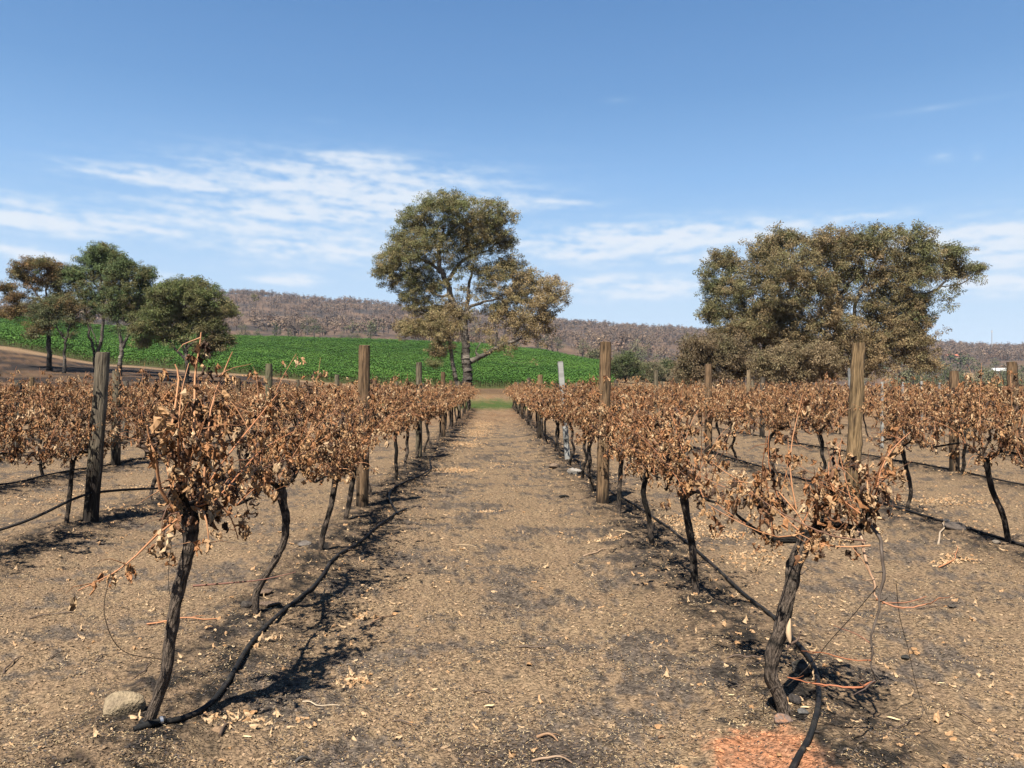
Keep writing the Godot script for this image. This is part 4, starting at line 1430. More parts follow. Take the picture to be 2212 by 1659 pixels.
	var gum_mesh := gum.mesh(mat.leaf)
	for e in [[1056, 1526, 0.055, 0.5, "pale curved gum leaf lying in the lane"], [1928, 1580, 0.06, -0.4, "pale gum leaf on soil at lower right"], [1738, 1568, 0.05, 0.2, "pale dry leaf touching the right pipe"], [536, 1604, 0.045, 0.1, "pale leaf beside the left pipe's fitting"], [1340, 1365, 0.04, 1.2, "small pale leaf on the right half of the lane"], [1578, 1522, 0.035, 0.3, "small pale leaf left of the twisted trunk"], [768, 1420, 0.035, 1.0, "small pale leaf in the lane near the left shadows"], [1890, 1500, 0.04, 0.5, "pale leaf below the drooping dead canes"], [2030, 1490, 0.04, 0.2, "pale leaf on bare soil at right"], [1100, 1636, 0.07, 1.2, "curled brown leaf at the bottom middle"]]:
		var p := on_floor(e[0], e[1])
		var o := single("dry_leaf", gum_mesh if e[2] < 0.065 else leaf_mesh[3][5], e[4], "leaf", p + Vector3(0, 0.006 if e[2] < 0.065 else 0.03, 0), "single dry leaves on the soil")
		o.scale = Vector3.ONE * e[2]
		o.rotation = Vector3(0.1, e[3], 0.08)

func litter_leaf(lp: Array, r: RandomNumberGenerator, x: float, z: float) -> void:
	var s := r.randf_range(0.025, 0.06)
	var b := Basis.from_euler(Vector3(PI * 0.5 + r.randf_range(-0.5, 0.5), r.randf() * TAU, r.randf_range(-0.5, 0.5))).scaled(Vector3.ONE * s)
	lp[r.randi() % 6].append(Transform3D(b, Vector3(x, ground(x, z) + s * 0.2, z)))

# ------------------------------------------------------------------ trees

# a spray of hanging gum leaves, about 1.4 m across
func spray_mesh(seed_value: int, leaves: int, long: float, wide: float) -> ArrayMesh:
	var r := RandomNumberGenerator.new()
	r.seed = seed_value
	var b := Builder.new()
	for k in leaves:
		var d := Vector3(r.randfn(), r.randfn(), r.randfn()).normalized()
		var p := d * pow(r.randf(), 0.5) * Vector3(0.52, 0.46, 0.52)
		var down := (d * 0.8 + Vector3(r.randf_range(-0.8, 0.8), -0.75 + r.randf_range(-0.5, 0.6), r.randf_range(-0.8, 0.8))).normalized()
		var w := down.cross(Vector3(r.randf_range(-1, 1), r.randf_range(-0.6, 0.6), r.randf_range(-1, 1))).normalized()
		var n := w.cross(down)
		if n.y < 0: n = -n
		var l := long * r.randf_range(0.6, 1.3)
		var g := grey(r.randf_range(0.65, 1.25))
		var i0 := b.add(p, n, g)
		var i1 := b.add(p + down * l * 0.45 + w * wide * 0.5, n, g)
		var i2 := b.add(p + down * l * 0.45 - w * wide * 0.5, n, g)
		var i3 := b.add(p + down * l, n, g * 0.95)
		b.tri(i0, i1, i2); b.tri(i1, i3, i2)
	return b.mesh(mat.foliage)

var sprays := []

# limbs: [[points...], radius at start, radius at end]; blobs: [centre, radii, sprays, tint 0 green .. 1 scorched]
func gum_tree(called: String, label: String, at: Vector3, seed_value: int, limbs: Array, blobs: Array, green: Color, brown: Color, bark: Color, spray_size: float, group: String, thick := 1.0) -> Node3D:
	var r := RandomNumberGenerator.new()
	r.seed = seed_value
	var pos := PackedVector3Array()
	var parent := PackedInt32Array()
	var floor_r := PackedFloat32Array()
	for l in limbs:
		var raw: PackedVector3Array = l[0]
		var pts := smooth(raw, 4)
		var last := -1
		if pos.size() > 0:
			var best := 1e9
			for i in pos.size():
				var dd := pos[i].distance_squared_to(pts[0])
				if dd < best:
					best = dd; last = i
			if pts[0].y < 1.0:
				last = -1
		for k in pts.size():
			var t := float(k) / (pts.size() - 1)
			var p := pts[k]
			if k > 0 and k < pts.size() - 1:
				p += Vector3(r.randf_range(-1, 1), r.randf_range(-1, 1), r.randf_range(-1, 1)) * 0.10
			pos.append(p)
			parent.append(last)
			floor_r.append(lerpf(l[1], l[2], t))
			last = pos.size() - 1
	# tips of the crown
	var tips := []
	for bl in blobs:
		var c: Vector3 = bl[0]
		var s: Vector3 = bl[1]
		for k in bl[2]:
			var d := Vector3(r.randfn(), r.randfn(), r.randfn()).normalized()
			d.y = absf(d.y) if r.randf() < 0.2 else d.y
			var q := pow(r.randf(), 0.55)
			var p := c + d * s * q
			tips.append([p, bl[3]])
	for i in pos.size():
		if pos[i].y > 5.0 and floor_r[i] < 0.3 and r.randf() < 0.75:
			var near_tint := 0.4
			var near_d := 1e9
			for bl in blobs:
				var dd: float = pos[i].distance_to(bl[0])
				if dd < near_d:
					near_d = dd; near_tint = bl[3]
			for k in 2:
				tips.append([pos[i] + Vector3(r.randfn(), r.randfn(), r.randfn()) * 1.1, near_tint])
	var order := []
	for k in tips.size():
		var best := 1e9
		for i in pos.size():
			best = minf(best, pos[i].distance_squared_to(tips[k][0]))
		order.append([best, k])
	order.sort_custom(func(x, y): return x[0] < y[0])
	for e in order:
		if e[1] % 5 > 2:      # the others hang on twigs too fine to see
			continue
		var p: Vector3 = tips[e[1]][0]
		var best := 1e9
		var who := 0
		for i in pos.size():
			var dv := p - pos[i]
			var cost := dv.length()
			if dv.y < 0.0:
				cost += -dv.y * 0.9
			if parent[i] < 0: cost += 3.0
			if cost < best:
				best = cost; who = i
		var a := pos[who]
		var n := clampi(int(best / 0.9), 1, 7)
		var last := who
		var bow := Vector3(r.randf_range(-0.2, 0.2), -0.16 + r.randf_range(-0.1, 0.12), r.randf_range(-0.2, 0.2)) * best
		for k in range(1, n + 1):
			var t := float(k) / n
			var m := a.lerp(p, t) + bow * sin(t * PI) + (Vector3(r.randf_range(-1, 1), r.randf_range(-1, 1), r.randf_range(-1, 1)) * 0.09 if k < n else Vector3.ZERO)
			pos.append(m)
			parent.append(last)
			floor_r.append(0.0)
			last = pos.size() - 1
	var burden := PackedFloat32Array()
	burden.resize(pos.size())
	burden.fill(0.0)
	for i in range(pos.size() - 1, -1, -1):
		if burden[i] == 0.0: burden[i] = 1.0
		if parent[i] >= 0:
			burden[parent[i]] += burden[i]
	var rad := PackedFloat32Array()
	for i in pos.size():
		rad.append(maxf(0.011 * thick * pow(burden[i], 0.46), floor_r[i]))
	for i in pos.size():
		if parent[i] >= 0:
			rad[i] = minf(rad[i], rad[parent[i]])
	var b := Builder.new()
	for i in pos.size():
		var pa := parent[i]
		if pa < 0:
			continue
		var dir := pos[i] - pos[pa]
		if dir.length_squared() < 1e-6:
			continue
		var f := frame_of(dir.normalized())
		var sides := 8 if rad[pa] > 0.12 else (5 if rad[pa] > 0.04 else 3)
		var first := b.v.size()
		for e in 2:
			var p := pos[pa] if e == 0 else pos[i]
			var rr := rad[pa] if e == 0 else rad[i]
			if e == 0 and rad[pa] > rad[i] * 1.8 and floor_r[i] == 0.0: rr = rad[i] * 1.2
			if p.y < 0.5 and rad[pa] > 0.12: rr *= 1.25
			var ashy := noise_a.get_noise_3d(p.x * 0.7, p.y * 0.5, p.z * 0.7 + seed_value)
			var col := mix(bark * 0.5, bark * 1.5, 0.5 + 1.1 * ashy)
			if p.y < 3.5:
				col = mix(Color(0.035, 0.03, 0.027), col, smoothstep(0.6, 3.2, p.y + 2.2 * ashy))
			for s in sides:
				var an := TAU * s / sides
				var nn: Vector3 = f[0] * cos(an) + f[1] * sin(an)
				b.add(p + nn * rr * (1.0 + 0.12 * sin(an * 3.0 + i)), nn, col, Vector2(float(s) / sides, p.y))
		for s in sides:
			var s2 := (s + 1) % sides
			b.tri(first + s, first + sides + s, first + s2)
			b.tri(first + s2, first + sides + s, first + sides + s2)
	var root := thing(called, label, "tree", at, group)
	part("trunk", b.mesh(mat.bark), root)
	# foliage
	var lists := []
	var tints := []
	for k in sprays.size():
		lists.append([]); tints.append(PackedColorArray())
	for tp in tips:
		var scorch: float = tp[1]
		for k in 3:
			var p: Vector3 = tp[0] + Vector3(r.randf_range(-1, 1), r.randf_range(-0.5, 0.6), r.randf_range(-1, 1)) * (0.75 * spray_size if k > 0 else 0.1)
			var s := spray_size * (0.4 + 0.75 * r.randf())
			var bs := Basis.from_euler(Vector3(r.randf_range(-0.6, 0.6), r.randf() * TAU, r.randf_range(-0.6, 0.6))).scaled(Vector3(s, s * r.randf_range(0.8, 1.2), s))
			var w := r.randi() % sprays.size()
			lists[w].append(Transform3D(bs, p))
			var m := clampf(scorch + r.randf_range(-0.3, 0.3) + 0.5 * noise_a.get_noise_3d(p.x * 0.3, p.y * 0.3, p.z * 0.3), 0.0, 1.0)
			tints[w].append(mix(green, brown, m) * r.randf_range(0.65, 1.25))
	var crown := Node3D.new()
	crown.name = "crown"
	root.add_child(crown)
	crown.set_meta("kind", "stuff")
	for k in sprays.size():
		if lists[k].size():
			copies("leaf_spray", sprays[k], lists[k], tints[k], crown)
	return root

# limbs and crown read in a side view of the photograph: px, py of the grid, with depth offsets of my own
func view_tree(called: String, label: String, foot: Vector2, d: float, ox: float, oy: float, k: float, seed_value: int, limbs: Array, blobs: Array, green: Color, brown: Color, bark: Color, spray_size: float, group: String, dens := 1.0, thick := 1.0) -> Node3D:
	var at := on_ground(ox + foot.x * k, d)
	var m := d / FOCAL * k          # metres per unit of the side view
	var base_y := at.y
	var r := RandomNumberGenerator.new()
	r.seed = seed_value + 5000
	var ll := []
	for l in limbs:
		var pts := PackedVector3Array()
		for p in l[0]:
			var w := spot(ox + p[0] * k, oy + p[1] * k, d) - at
			w.z += p[2] if p.size() > 2 else 0.0
			pts.append(w)
		if absf(pts[0].y) < 1.6 and l.size() > 3:
			pts[0].y = -0.3
		ll.append([pts, l[1], l[2]])
	var bb := []
	for b in blobs:
		var w := spot(ox + b[0] * k, oy + b[1] * k, d) - at
		var rz: float = 0.5 * (b[2] + b[3]) * m * 1.15
		w.z += r.randf_range(-0.6, 0.6) * rz + (b[6] if b.size() > 6 else 0.0)
		bb.append([w, Vector3(b[2] * m * 1.05, b[3] * m * 1.35, rz), int(b[4] * dens * 2.4), b[5]])
	return gum_tree(called, label, at, seed_value, ll, bb, green, brown, bark, spray_size, group, thick)

func build_trees() -> void:
	for k in 6:
		sprays.append(spray_mesh(600 + k, 52, 0.25, 0.095))
	var green := Color(0.165, 0.185, 0.072)
	var tan_leaf := Color(0.36, 0.265, 0.135)
	var bark := Color(0.25, 0.215, 0.18)
	# the big tree at the end of the lane
	view_tree("gum_tree", "tallest gum tree with half-scorched crown at the end of the lane", Vector2(838, 1560), 92.0, 777.6, 403.0, 0.2778, 11, [
		[[[838, 1590], [835, 1480], [828, 1350], [820, 1220], [812, 1090], [775, 980], [715, 890], [690, 780], [645, 680], [612, 580], [618, 480], [640, 380], [650, 300]], 0.62, 0.12, 1],
		[[[812, 1090], [830, 950], [845, 800], [862, 700], [880, 600]], 0.32, 0.08],
		[[[690, 720], [740, 640], [800, 580], [900, 525], [1000, 490], [1090, 420]], 0.26, 0.06],
		[[[640, 670], [560, 610], [450, 560], [350, 520], [280, 460]], 0.22, 0.05],
		[[[840, 1375], [900, 1340], [1000, 1290], [1080, 1240], [1200, 1200], [1300, 1170], [1400, 1165]], 0.36, 0.08],
		[[[1060, 1245], [1062, 1130], [1045, 1040], [1000, 930]], 0.16, 0.05],
		[[[1200, 1200], [1230, 1100], [1300, 1000], [1350, 930]], 0.16, 0.05],
		[[[760, 1560], [745, 1480], [718, 1400], [702, 1250], [680, 1150], [620, 1050], [500, 990], [400, 930]], 0.30, 0.06, 1],
		[[[690, 840], [620, 850], [540, 800], [470, 700], [400, 720]], 0.18, 0.04],
		[[[860, 930], [960, 900], [1080, 860], [1180, 790]], 0.20, 0.05],
		[[[620, 500], [560, 400], [480, 330]], 0.14, 0.04],
		[[[640, 420], [720, 330], [800, 260]], 0.14, 0.04],
		[[[900, 1290], [930, 1200], [880, 1080]], 0.09, 0.03],
	], [
		[700, 190, 300, 90, 62, 0.25], [420, 290, 180, 120, 44, 0.25], [1040, 290, 180, 130, 48, 0.45], [300, 560, 180, 100, 32, 0.35], [200, 640, 110, 70, 16, 0.4], [620, 400, 240, 110, 22, 0.3], [850, 300, 200, 110, 36, 0.4],
		[960, 440, 190, 90, 28, 0.5], [1180, 630, 150, 80, 28, 0.55], [1330, 740, 150, 90, 26, 0.85], [1500, 830, 130, 100, 26, 0.95], [1230, 850, 190, 110, 30, 0.8], [1050, 700, 150, 90, 18, 0.5], [560, 950, 200, 90, 28, 0.65],
		[380, 1110, 140, 70, 20, 0.75], [640, 1130, 160, 120, 30, 0.75], [1330, 1050, 190, 110, 30, 0.95], [430, 760, 190, 110, 34, 0.35], [620, 1260, 90, 70, 12, 0.95], [1080, 960, 140, 80, 14, 0.9], [1200, 1000, 120, 80, 10, 0.95], [400, 870, 130, 60, 12, 0.5], [580, 1370, 70, 40, 5, 0.3], [760, 960, 60, 80, 10, 0.75], [480, 480, 200, 120, 26, 0.3], [560, 640, 200, 120, 18, 0.35], [300, 700, 160, 90, 18, 0.4], [800, 480, 200, 120, 18, 0.45], [900, 640, 150, 100, 12, 0.5], [330, 420, 120, 110, 20, 0.3], [1120, 420, 110, 90, 16, 0.45], [740, 1050, 110, 90, 10, 0.8], [1420, 950, 150, 100, 16, 0.95], [950, 820, 130, 90, 8, 0.7], [500, 1080, 150, 60, 12, 0.8],
	], green, tan_leaf, bark, 0.80, "gum trees beyond the rows", 1.25)

	# the broad clump on the right
	var olive := Color(0.155, 0.170, 0.075)
	var brown := Color(0.29, 0.205, 0.108)
	view_tree("gum_tree", "broad dense gum tree, the largest of the clump at right", Vector2(1090, 960), 76.0, 1440.0, 460.8, 0.349, 21, [
		[[[1070, 1000], [1068, 900], [1060, 780], [1060, 650], [1065, 530], [1140, 420], [1200, 330]], 0.42, 0.10, 1],
		[[[1060, 640], [1000, 520], [930, 430], [870, 390]], 0.2, 0.05],
		[[[1062, 600], [1050, 430], [1040, 330]], 0.16, 0.05],
		[[[1150, 1000], [1155, 850], [1160, 700], [1180, 540], [1240, 400], [1300, 280]], 0.28, 0.08, 1],
		[[[1240, 1000], [1270, 900], [1300, 800], [1400, 700], [1500, 600], [1600, 520]], 0.40, 0.10, 1],
		[[[1500, 600], [1580, 520], [1680, 460], [1735, 400], [1745, 300]], 0.18, 0.05],
		[[[1690, 450], [1830, 430], [1950, 345]], 0.08, 0.03],
		[[[1065, 900], [1010, 790], [930, 700], [820, 640], [700, 590]], 0.3, 0.07],
		[[[1300, 800], [1420, 650], [1460, 480], [1480, 300]], 0.2, 0.06],
		[[[1000, 780], [880, 800], [740, 830]], 0.15, 0.04],
	], [
		[1300, 190, 300, 90, 60, 0.35], [980, 230, 240, 110, 48, 0.6], [1560, 240, 90, 120, 26, 0.3], [1470, 400, 210, 150, 56, 0.45], [1180, 380, 260, 140, 40, 0.6], [760, 430, 220, 150, 48, 0.55], [1000, 480, 200, 130, 22, 0.6],
		[1580, 590, 130, 100, 28, 0.15], [1350, 620, 240, 150, 52, 0.7], [1400, 800, 240, 130, 46, 0.8], [1000, 700, 220, 120, 30, 0.7], [760, 640, 240, 120, 44, 0.6], [820, 800, 240, 100, 34, 0.85], [1540, 760, 120, 110, 22, 0.8],
		[1760, 250, 100, 60, 16, 0.3], [1820, 350, 110, 45, 14, 0.35], [1945, 340, 30, 25, 3, 0.3], [1060, 860, 150, 100, 18, 0.9], [1240, 820, 150, 100, 18, 0.85], [1560, 930, 130, 50, 12, 1.0], [1250, 950, 140, 60, 14, 1.0],
	], olive, brown, bark * 0.8, 0.86, "gum trees beyond the rows", 1.35)
	view_tree("gum_tree", "spreading gum tree on the left flank of the right-hand clump", Vector2(640, 990), 80.0, 1440.0, 460.8, 0.349, 22, [
		[[[640, 1040], [630, 900], [590, 780], [520, 660], [460, 540], [400, 400]], 0.36, 0.08, 1],
		[[[590, 790], [640, 640], [680, 480], [700, 320], [700, 220]], 0.24, 0.06],
		[[[510, 640], [400, 620], [300, 600]], 0.14, 0.04],
	], [
		[700, 190, 110, 80, 22, 0.5], [580, 260, 110, 90, 24, 0.5], [380, 310, 110, 80, 22, 0.45], [310, 460, 90, 130, 24, 0.3], [430, 520, 150, 130, 34, 0.35], [600, 430, 170, 150, 40, 0.5], [270, 620, 80, 50, 12, 0.3], [460, 680, 200, 80, 28, 0.6], [650, 640, 160, 90, 24, 0.6], [420, 780, 190, 80, 26, 0.85], [650, 780, 150, 80, 18, 0.8],
	], olive, brown, bark * 0.7, 0.86, "gum trees beyond the rows", 1.35)
	view_tree("gum_tree", "low fully scorched gum tree below the left flank of the clump", Vector2(330, 1030), 72.0, 1440.0, 460.8, 0.349, 23, [
		[[[330, 1060], [320, 980], [280, 900], [220, 840], [180, 800]], 0.22, 0.05, 1],
		[[[325, 990], [390, 900], [440, 830]], 0.15, 0.04], [[[360, 1060], [350, 1000], [330, 920], [300, 830]], 0.14, 0.04, 1],
	], [
		[200, 840, 110, 60, 20, 0.95], [330, 830, 120, 70, 20, 0.9], [440, 880, 130, 80, 24, 0.95], [130, 930, 100, 70, 18, 1.0], [300, 950, 150, 80, 26, 1.0], [480, 980, 120, 60, 18, 1.0], [160, 1010, 100, 40, 12, 0.9],
	], olive * 0.8, Color(0.20, 0.145, 0.085), bark * 0.5, 0.8, "gum trees beyond the rows", 1.35)
	view_tree("gum_tree", "scorched tan gum tree in front of the broad one's trunk", Vector2(800, 1030), 68.0, 1440.0, 460.8, 0.349, 24, [
		[[[800, 1060], [790, 990], [740, 900], [690, 860]], 0.2, 0.05, 1], [[[795, 1000], [860, 920], [930, 880]], 0.14, 0.04], [[[690, 1060], [680, 1000], [620, 930]], 0.14, 0.04, 1],
	], [
		[620, 930, 130, 70, 22, 0.9], [760, 900, 120, 70, 22, 0.9], [930, 900, 120, 80, 24, 1.0], [850, 990, 140, 60, 20, 1.0], [640, 1010, 120, 50, 16, 1.0], [990, 990, 100, 50, 14, 1.0],
	], olive * 0.8, Color(0.27, 0.20, 0.115), bark * 0.5, 0.8, "gum trees beyond the rows", 1.35)

	# the group on the left slope
	var fresh := Color(0.145, 0.205, 0.080)
	var rust := Color(0.25, 0.15, 0.066)
	view_tree("gum_tree", "rust-tinged gum tree with flat layered crown at far left", Vector2(415, 1175), 91.0, 0.0, 489.6, 0.2604, 31, [
		[[[415, 1190], [408, 1050], [405, 900], [405, 750], [400, 650]], 0.30, 0.14, 1],
		[[[402, 690], [330, 600], [270, 520], [200, 430]], 0.15, 0.05], [[[402, 680], [380, 560], [390, 450], [430, 380]], 0.15, 0.05], [[[404, 720], [480, 600], [520, 540]], 0.10, 0.03], [[[330, 600], [220, 590], [110, 580]], 0.09, 0.03], [[[404, 900], [330, 780], [200, 690]], 0.09, 0.03],
	], [
		[300, 320, 190, 40, 26, 0.75], [420, 340, 80, 60, 16, 0.7], [170, 380, 90, 45, 14, 0.8], [270, 450, 150, 50, 20, 0.75], [60, 510, 70, 30, 9, 0.8], [430, 440, 70, 60, 14, 0.6], [110, 590, 110, 40, 14, 0.9], [150, 680, 110, 45, 14, 1.0], [60, 720, 70, 35, 8, 1.0], [480, 550, 60, 50, 8, 0.5],
	], fresh * 0.9, rust, bark * 0.6, 0.72, "gum trees on the left slope", 1.2)
	view_tree("gum_tree", "small grey-green gum tree between the two leftmost tall ones", Vector2(527, 1200), 89.0, 0.0, 489.6, 0.2604, 32, [
		[[[527, 1215], [532, 1100], [540, 980], [560, 880], [600, 770], [600, 700]], 0.19, 0.06, 1], [[[545, 960], [490, 860], [440, 790], [380, 740]], 0.12, 0.04], [[[560, 920], [640, 850], [690, 810]], 0.06, 0.02],
	], [
		[340, 690, 110, 70, 20, 0.35], [470, 660, 120, 60, 20, 0.3], [600, 650, 100, 60, 16, 0.3], [320, 790, 90, 50, 12, 0.4], [330, 880, 100, 50, 12, 0.55], [620, 780, 60, 50, 6, 0.35], [440, 760, 80, 50, 8, 0.3],
	], Color(0.110, 0.150, 0.070), rust, bark * 0.7, 0.7, "gum trees on the left slope", 1.2)
	view_tree("gum_tree", "tallest green gum tree on the left slope, with two slender trunks", Vector2(805, 1195), 92.0, 0.0, 489.6, 0.2604, 33, [
		[[[808, 1210], [810, 1060], [845, 920], [862, 760], [842, 570], [832, 400], [840, 280]], 0.24, 0.08, 1], [[[800, 1150], [770, 1020], [740, 900], [705, 700], [645, 570], [620, 480]], 0.18, 0.06, 1], [[[842, 580], [760, 430], [740, 330]], 0.10, 0.03], [[[850, 640], [930, 480], [960, 360]], 0.10, 0.03], [[[815, 1020], [740, 800], [720, 640]], 0.09, 0.03],
	], [
		[850, 220, 130, 65, 34, 0.1], [740, 290, 110, 75, 26, 0.1], [950, 290, 80, 80, 22, 0.1], [610, 420, 120, 80, 28, 0.12], [830, 390, 150, 100, 24, 0.15], [560, 370, 70, 50, 10, 0.2], [700, 560, 110, 80, 14, 0.2], [760, 640, 90, 80, 14, 0.2], [880, 520, 90, 90, 14, 0.15],
	], fresh, rust, bark * 0.75, 0.72, "gum trees on the left slope", 1.25)
	view_tree("gum_tree", "dark green gum tree with pale forked trunk, third tall one on the slope", Vector2(990, 1225), 88.0, 0.0, 489.6, 0.2604, 34, [
		[[[988, 1240], [1000, 1120], [1010, 1000], [985, 850], [950, 700], [962, 580], [1000, 440]], 0.28, 0.07, 1], [[[1010, 1010], [1080, 870], [1120, 720], [1180, 520], [1220, 420]], 0.18, 0.05], [[[1080, 870], [1140, 800], [1180, 760]], 0.07, 0.02],
	], [
		[1060, 320, 80, 50, 16, 0.1], [990, 410, 110, 80, 26, 0.15], [1220, 400, 85, 70, 20, 0.12], [1140, 500, 110, 100, 24, 0.15], [1000, 590, 130, 100, 26, 0.2], [1070, 700, 120, 80, 20, 0.2], [950, 700, 60, 70, 10, 0.2], [1180, 620, 90, 80, 14, 0.15],
	], fresh * 0.85, rust, bark * 0.9, 0.74, "gum trees on the left slope", 1.3)
	view_tree("gum_tree", "rounded low-branching gum tree, rightmost of the left slope group", Vector2(1555, 1300), 84.0, 0.0, 489.6, 0.2604, 35, [
		[[[1555, 1320], [1552, 1180], [1545, 1000], [1580, 800], [1520, 620]], 0.26, 0.07, 1], [[[1552, 1120], [1430, 985], [1340, 910], [1260, 860]], 0.15, 0.04], [[[1550, 1010], [1680, 880], [1750, 800], [1840, 720]], 0.15, 0.04], [[[1552, 1090], [1500, 960], [1470, 800], [1440, 640]], 0.14, 0.04], [[[1560, 1120], [1640, 980], [1740, 930]], 0.09, 0.03],
	], [
		[1540, 520, 210, 80, 46, 0.25], [1380, 600, 150, 100, 34, 0.2], [1690, 600, 170, 110, 40, 0.3], [1330, 740, 170, 90, 34, 0.25], [1580, 740, 230, 110, 46, 0.3], [1850, 690, 100, 70, 22, 0.35], [1230, 850, 130, 55, 18, 0.4], [1740, 840, 150, 70, 22, 0.45], [1430, 890, 160, 60, 20, 0.4], [1840, 960, 120, 60, 14, 0.75], [1720, 1000, 130, 60, 12, 0.7], [1180, 960, 80, 40, 6, 0.7],
	], Color(0.140, 0.180, 0.062), Color(0.24, 0.18, 0.09), bark * 0.6, 0.78, "gum trees on the left slope", 1.35)
	# smaller trees seen between the green block and the right-hand clump
	var mid := [
		[1352, 818, 150.0, 62, 62, 0.15, "round green tree right of the green hillside vineyard"],
		[1405, 822, 170.0, 42, 40, 0.55, "grey-green tree beside the round green one before the clump"],
		[1440, 815, 200.0, 50, 42, 0.2, "dark green tree half hidden at the left of the clump"],
		[1475, 825, 120.0, 46, 50, 0.9, "brown scorched tree at the left foot of the clump"],
		[1290, 800, 310.0, 30, 26, 0.6, "small grey tree at the right brow of the green vineyard"],
		[2065, 832, 110.0, 50, 38, 0.25, "pale green bushy tree behind the right-hand post and paddock"],
	]
	for e in mid:
		var w: float = e[3]
		var h: float = e[4]
		var limbs := [[[[0, 6], [0, -h * 0.3], [w * 0.05, -h * 0.6]], 0.22, 0.08, 1], [[[0, -h * 0.25], [-w * 0.22, -h * 0.55]], 0.1, 0.04], [[[0, -h * 0.25], [w * 0.24, -h * 0.6]], 0.1, 0.04]]
		var blobs := [[0, -h * 0.72, w * 0.42, h * 0.26, 26, e[5]], [-w * 0.3, -h * 0.5, w * 0.25, h * 0.22, 14, e[5]], [w * 0.3, -h * 0.5, w * 0.25, h * 0.22, 14, e[5]], [0, -h * 0.35, w * 0.4, h * 0.2, 14, e[5]]]
		var gp := on_ground(e[0], e[2])
		var py: float = LEVEL - (gp.y - EYE) * FOCAL / e[2]
		view_tree("bushy_tree", e[6], Vector2.ZERO, e[2], e[0], py, 1.0, int(e[0]), limbs, blobs, Color(0.085, 0.115, 0.04), Color(0.24, 0.185, 0.12), bark * 0.5, 1.0 * e[2] / 110.0, "trees between the fields and the clump", 1.3)

# ------------------------------------------------------------------ green vineyard on the rise

func hedge_mesh(seed_value: int) -> ArrayMesh:
	var r := RandomNumberGenerator.new()
	r.seed = seed_value
	var b := Builder.new()
	for k in 150:
		var p := Vector3(r.randf_range(-0.95, 0.95), 0.75 + 0.85 * r.randf(), r.randfn(0.0, 0.26))
		if r.randf() < 0.25:
			p.y -= 0.5
		var n := Vector3(r.randf_range(-0.7, 0.7), 1.0, r.randf_range(-0.8, 0.8) + p.z).normalized()
		var u := n.cross(Vector3(r.randf_range(-1, 1), 0.2, r.randf_range(-1, 1))).normalized()
		var w := n.cross(u)
		var s := r.randf_range(0.05, 0.105)
		var g := grey(r.randf_range(0.7, 1.2))
		var i0 := b.add(p + u * s, n, g)
		var i1 := b.add(p + w * s, n, g)
		var i2 := b.add(p - u * s - Vector3(0, s * 0.4, 0), n, g)
		var i3 := b.add(p - w * s, n, g)
		b.tri(i0, i1, i2); b.tri(i0, i2, i3)
	for k in 3:
		var x := -0.6 + 0.6 * k
		var first := b.v.size()
		for q in [Vector3(-0.03, 0, 0), Vector3(0.03, 0, 0), Vector3(0.03, 0.85, 0.03), Vector3(-0.03, 0.85, -0.03)]:
			b.add(Vector3(x, 0, 0) + q, Vector3(0, 0, 1), Color(0.9, 0.35, 0.7))
		b.tri(first, first + 1, first + 2); b.tri(first, first + 2, first + 3)
	return b.mesh(mat.foliage)

func build_green() -> void:
	var r := RandomNumberGenerator.new()
	r.seed = 5150
	var models := [hedge_mesh(1), hedge_mesh(2), hedge_mesh(3), hedge_mesh(4)]
	var places := [[], [], [], []]
	var tints := [PackedColorArray(), PackedColorArray(), PackedColorArray(), PackedColorArray()]
	var d := 117.0
	while d < 292.0:
		var x0 := (-380.0 - 1065.0) / FOCAL * d
		var x1 := (1322.0 + 14.0 * noise_a.get_noise_2d(d * 0.2, 3.0) - 1065.0) / FOCAL * d
		var x := x0
		while x < x1:
			var z := -d - 0.05 * (x + 30.0) + 0.5 * noise_a.get_noise_2d(x * 0.1, d)
			if r.randf() < 0.965:
				var k := r.randi() % 4
				var s := r.randf_range(0.85, 1.2)
				var b := Basis(Vector3.UP, r.randf_range(-0.15, 0.15) + (PI if r.randf() < 0.5 else 0.0)).scaled(Vector3(1.15, s, 1.1))
				places[k].append(Transform3D(b, Vector3(x, ground(x, z) - 0.05, z)))
				var t := 0.45 + 0.7 * noise_a.get_noise_2d(x * 0.06, z * 0.10) + 0.7 * noise_b.get_noise_2d(x * 0.012, z * 0.05) + r.randf_range(-0.2, 0.2)
				tints[k].append(mix(Color(0.036, 0.100, 0.016), Color(0.105, 0.215, 0.036), t))
			x += 1.5
		d += 3.0
	var root := Node3D.new()
	root.name = "green_vineyard"
	add_child(root)
	tag(root, "lush green vineyard rows covering the rise behind the dead vines", "vineyard", "", "stuff")
	for k in 4:
		copies("vine_hedge", models[k], places[k], tints[k], root)

# ------------------------------------------------------------------ the far range

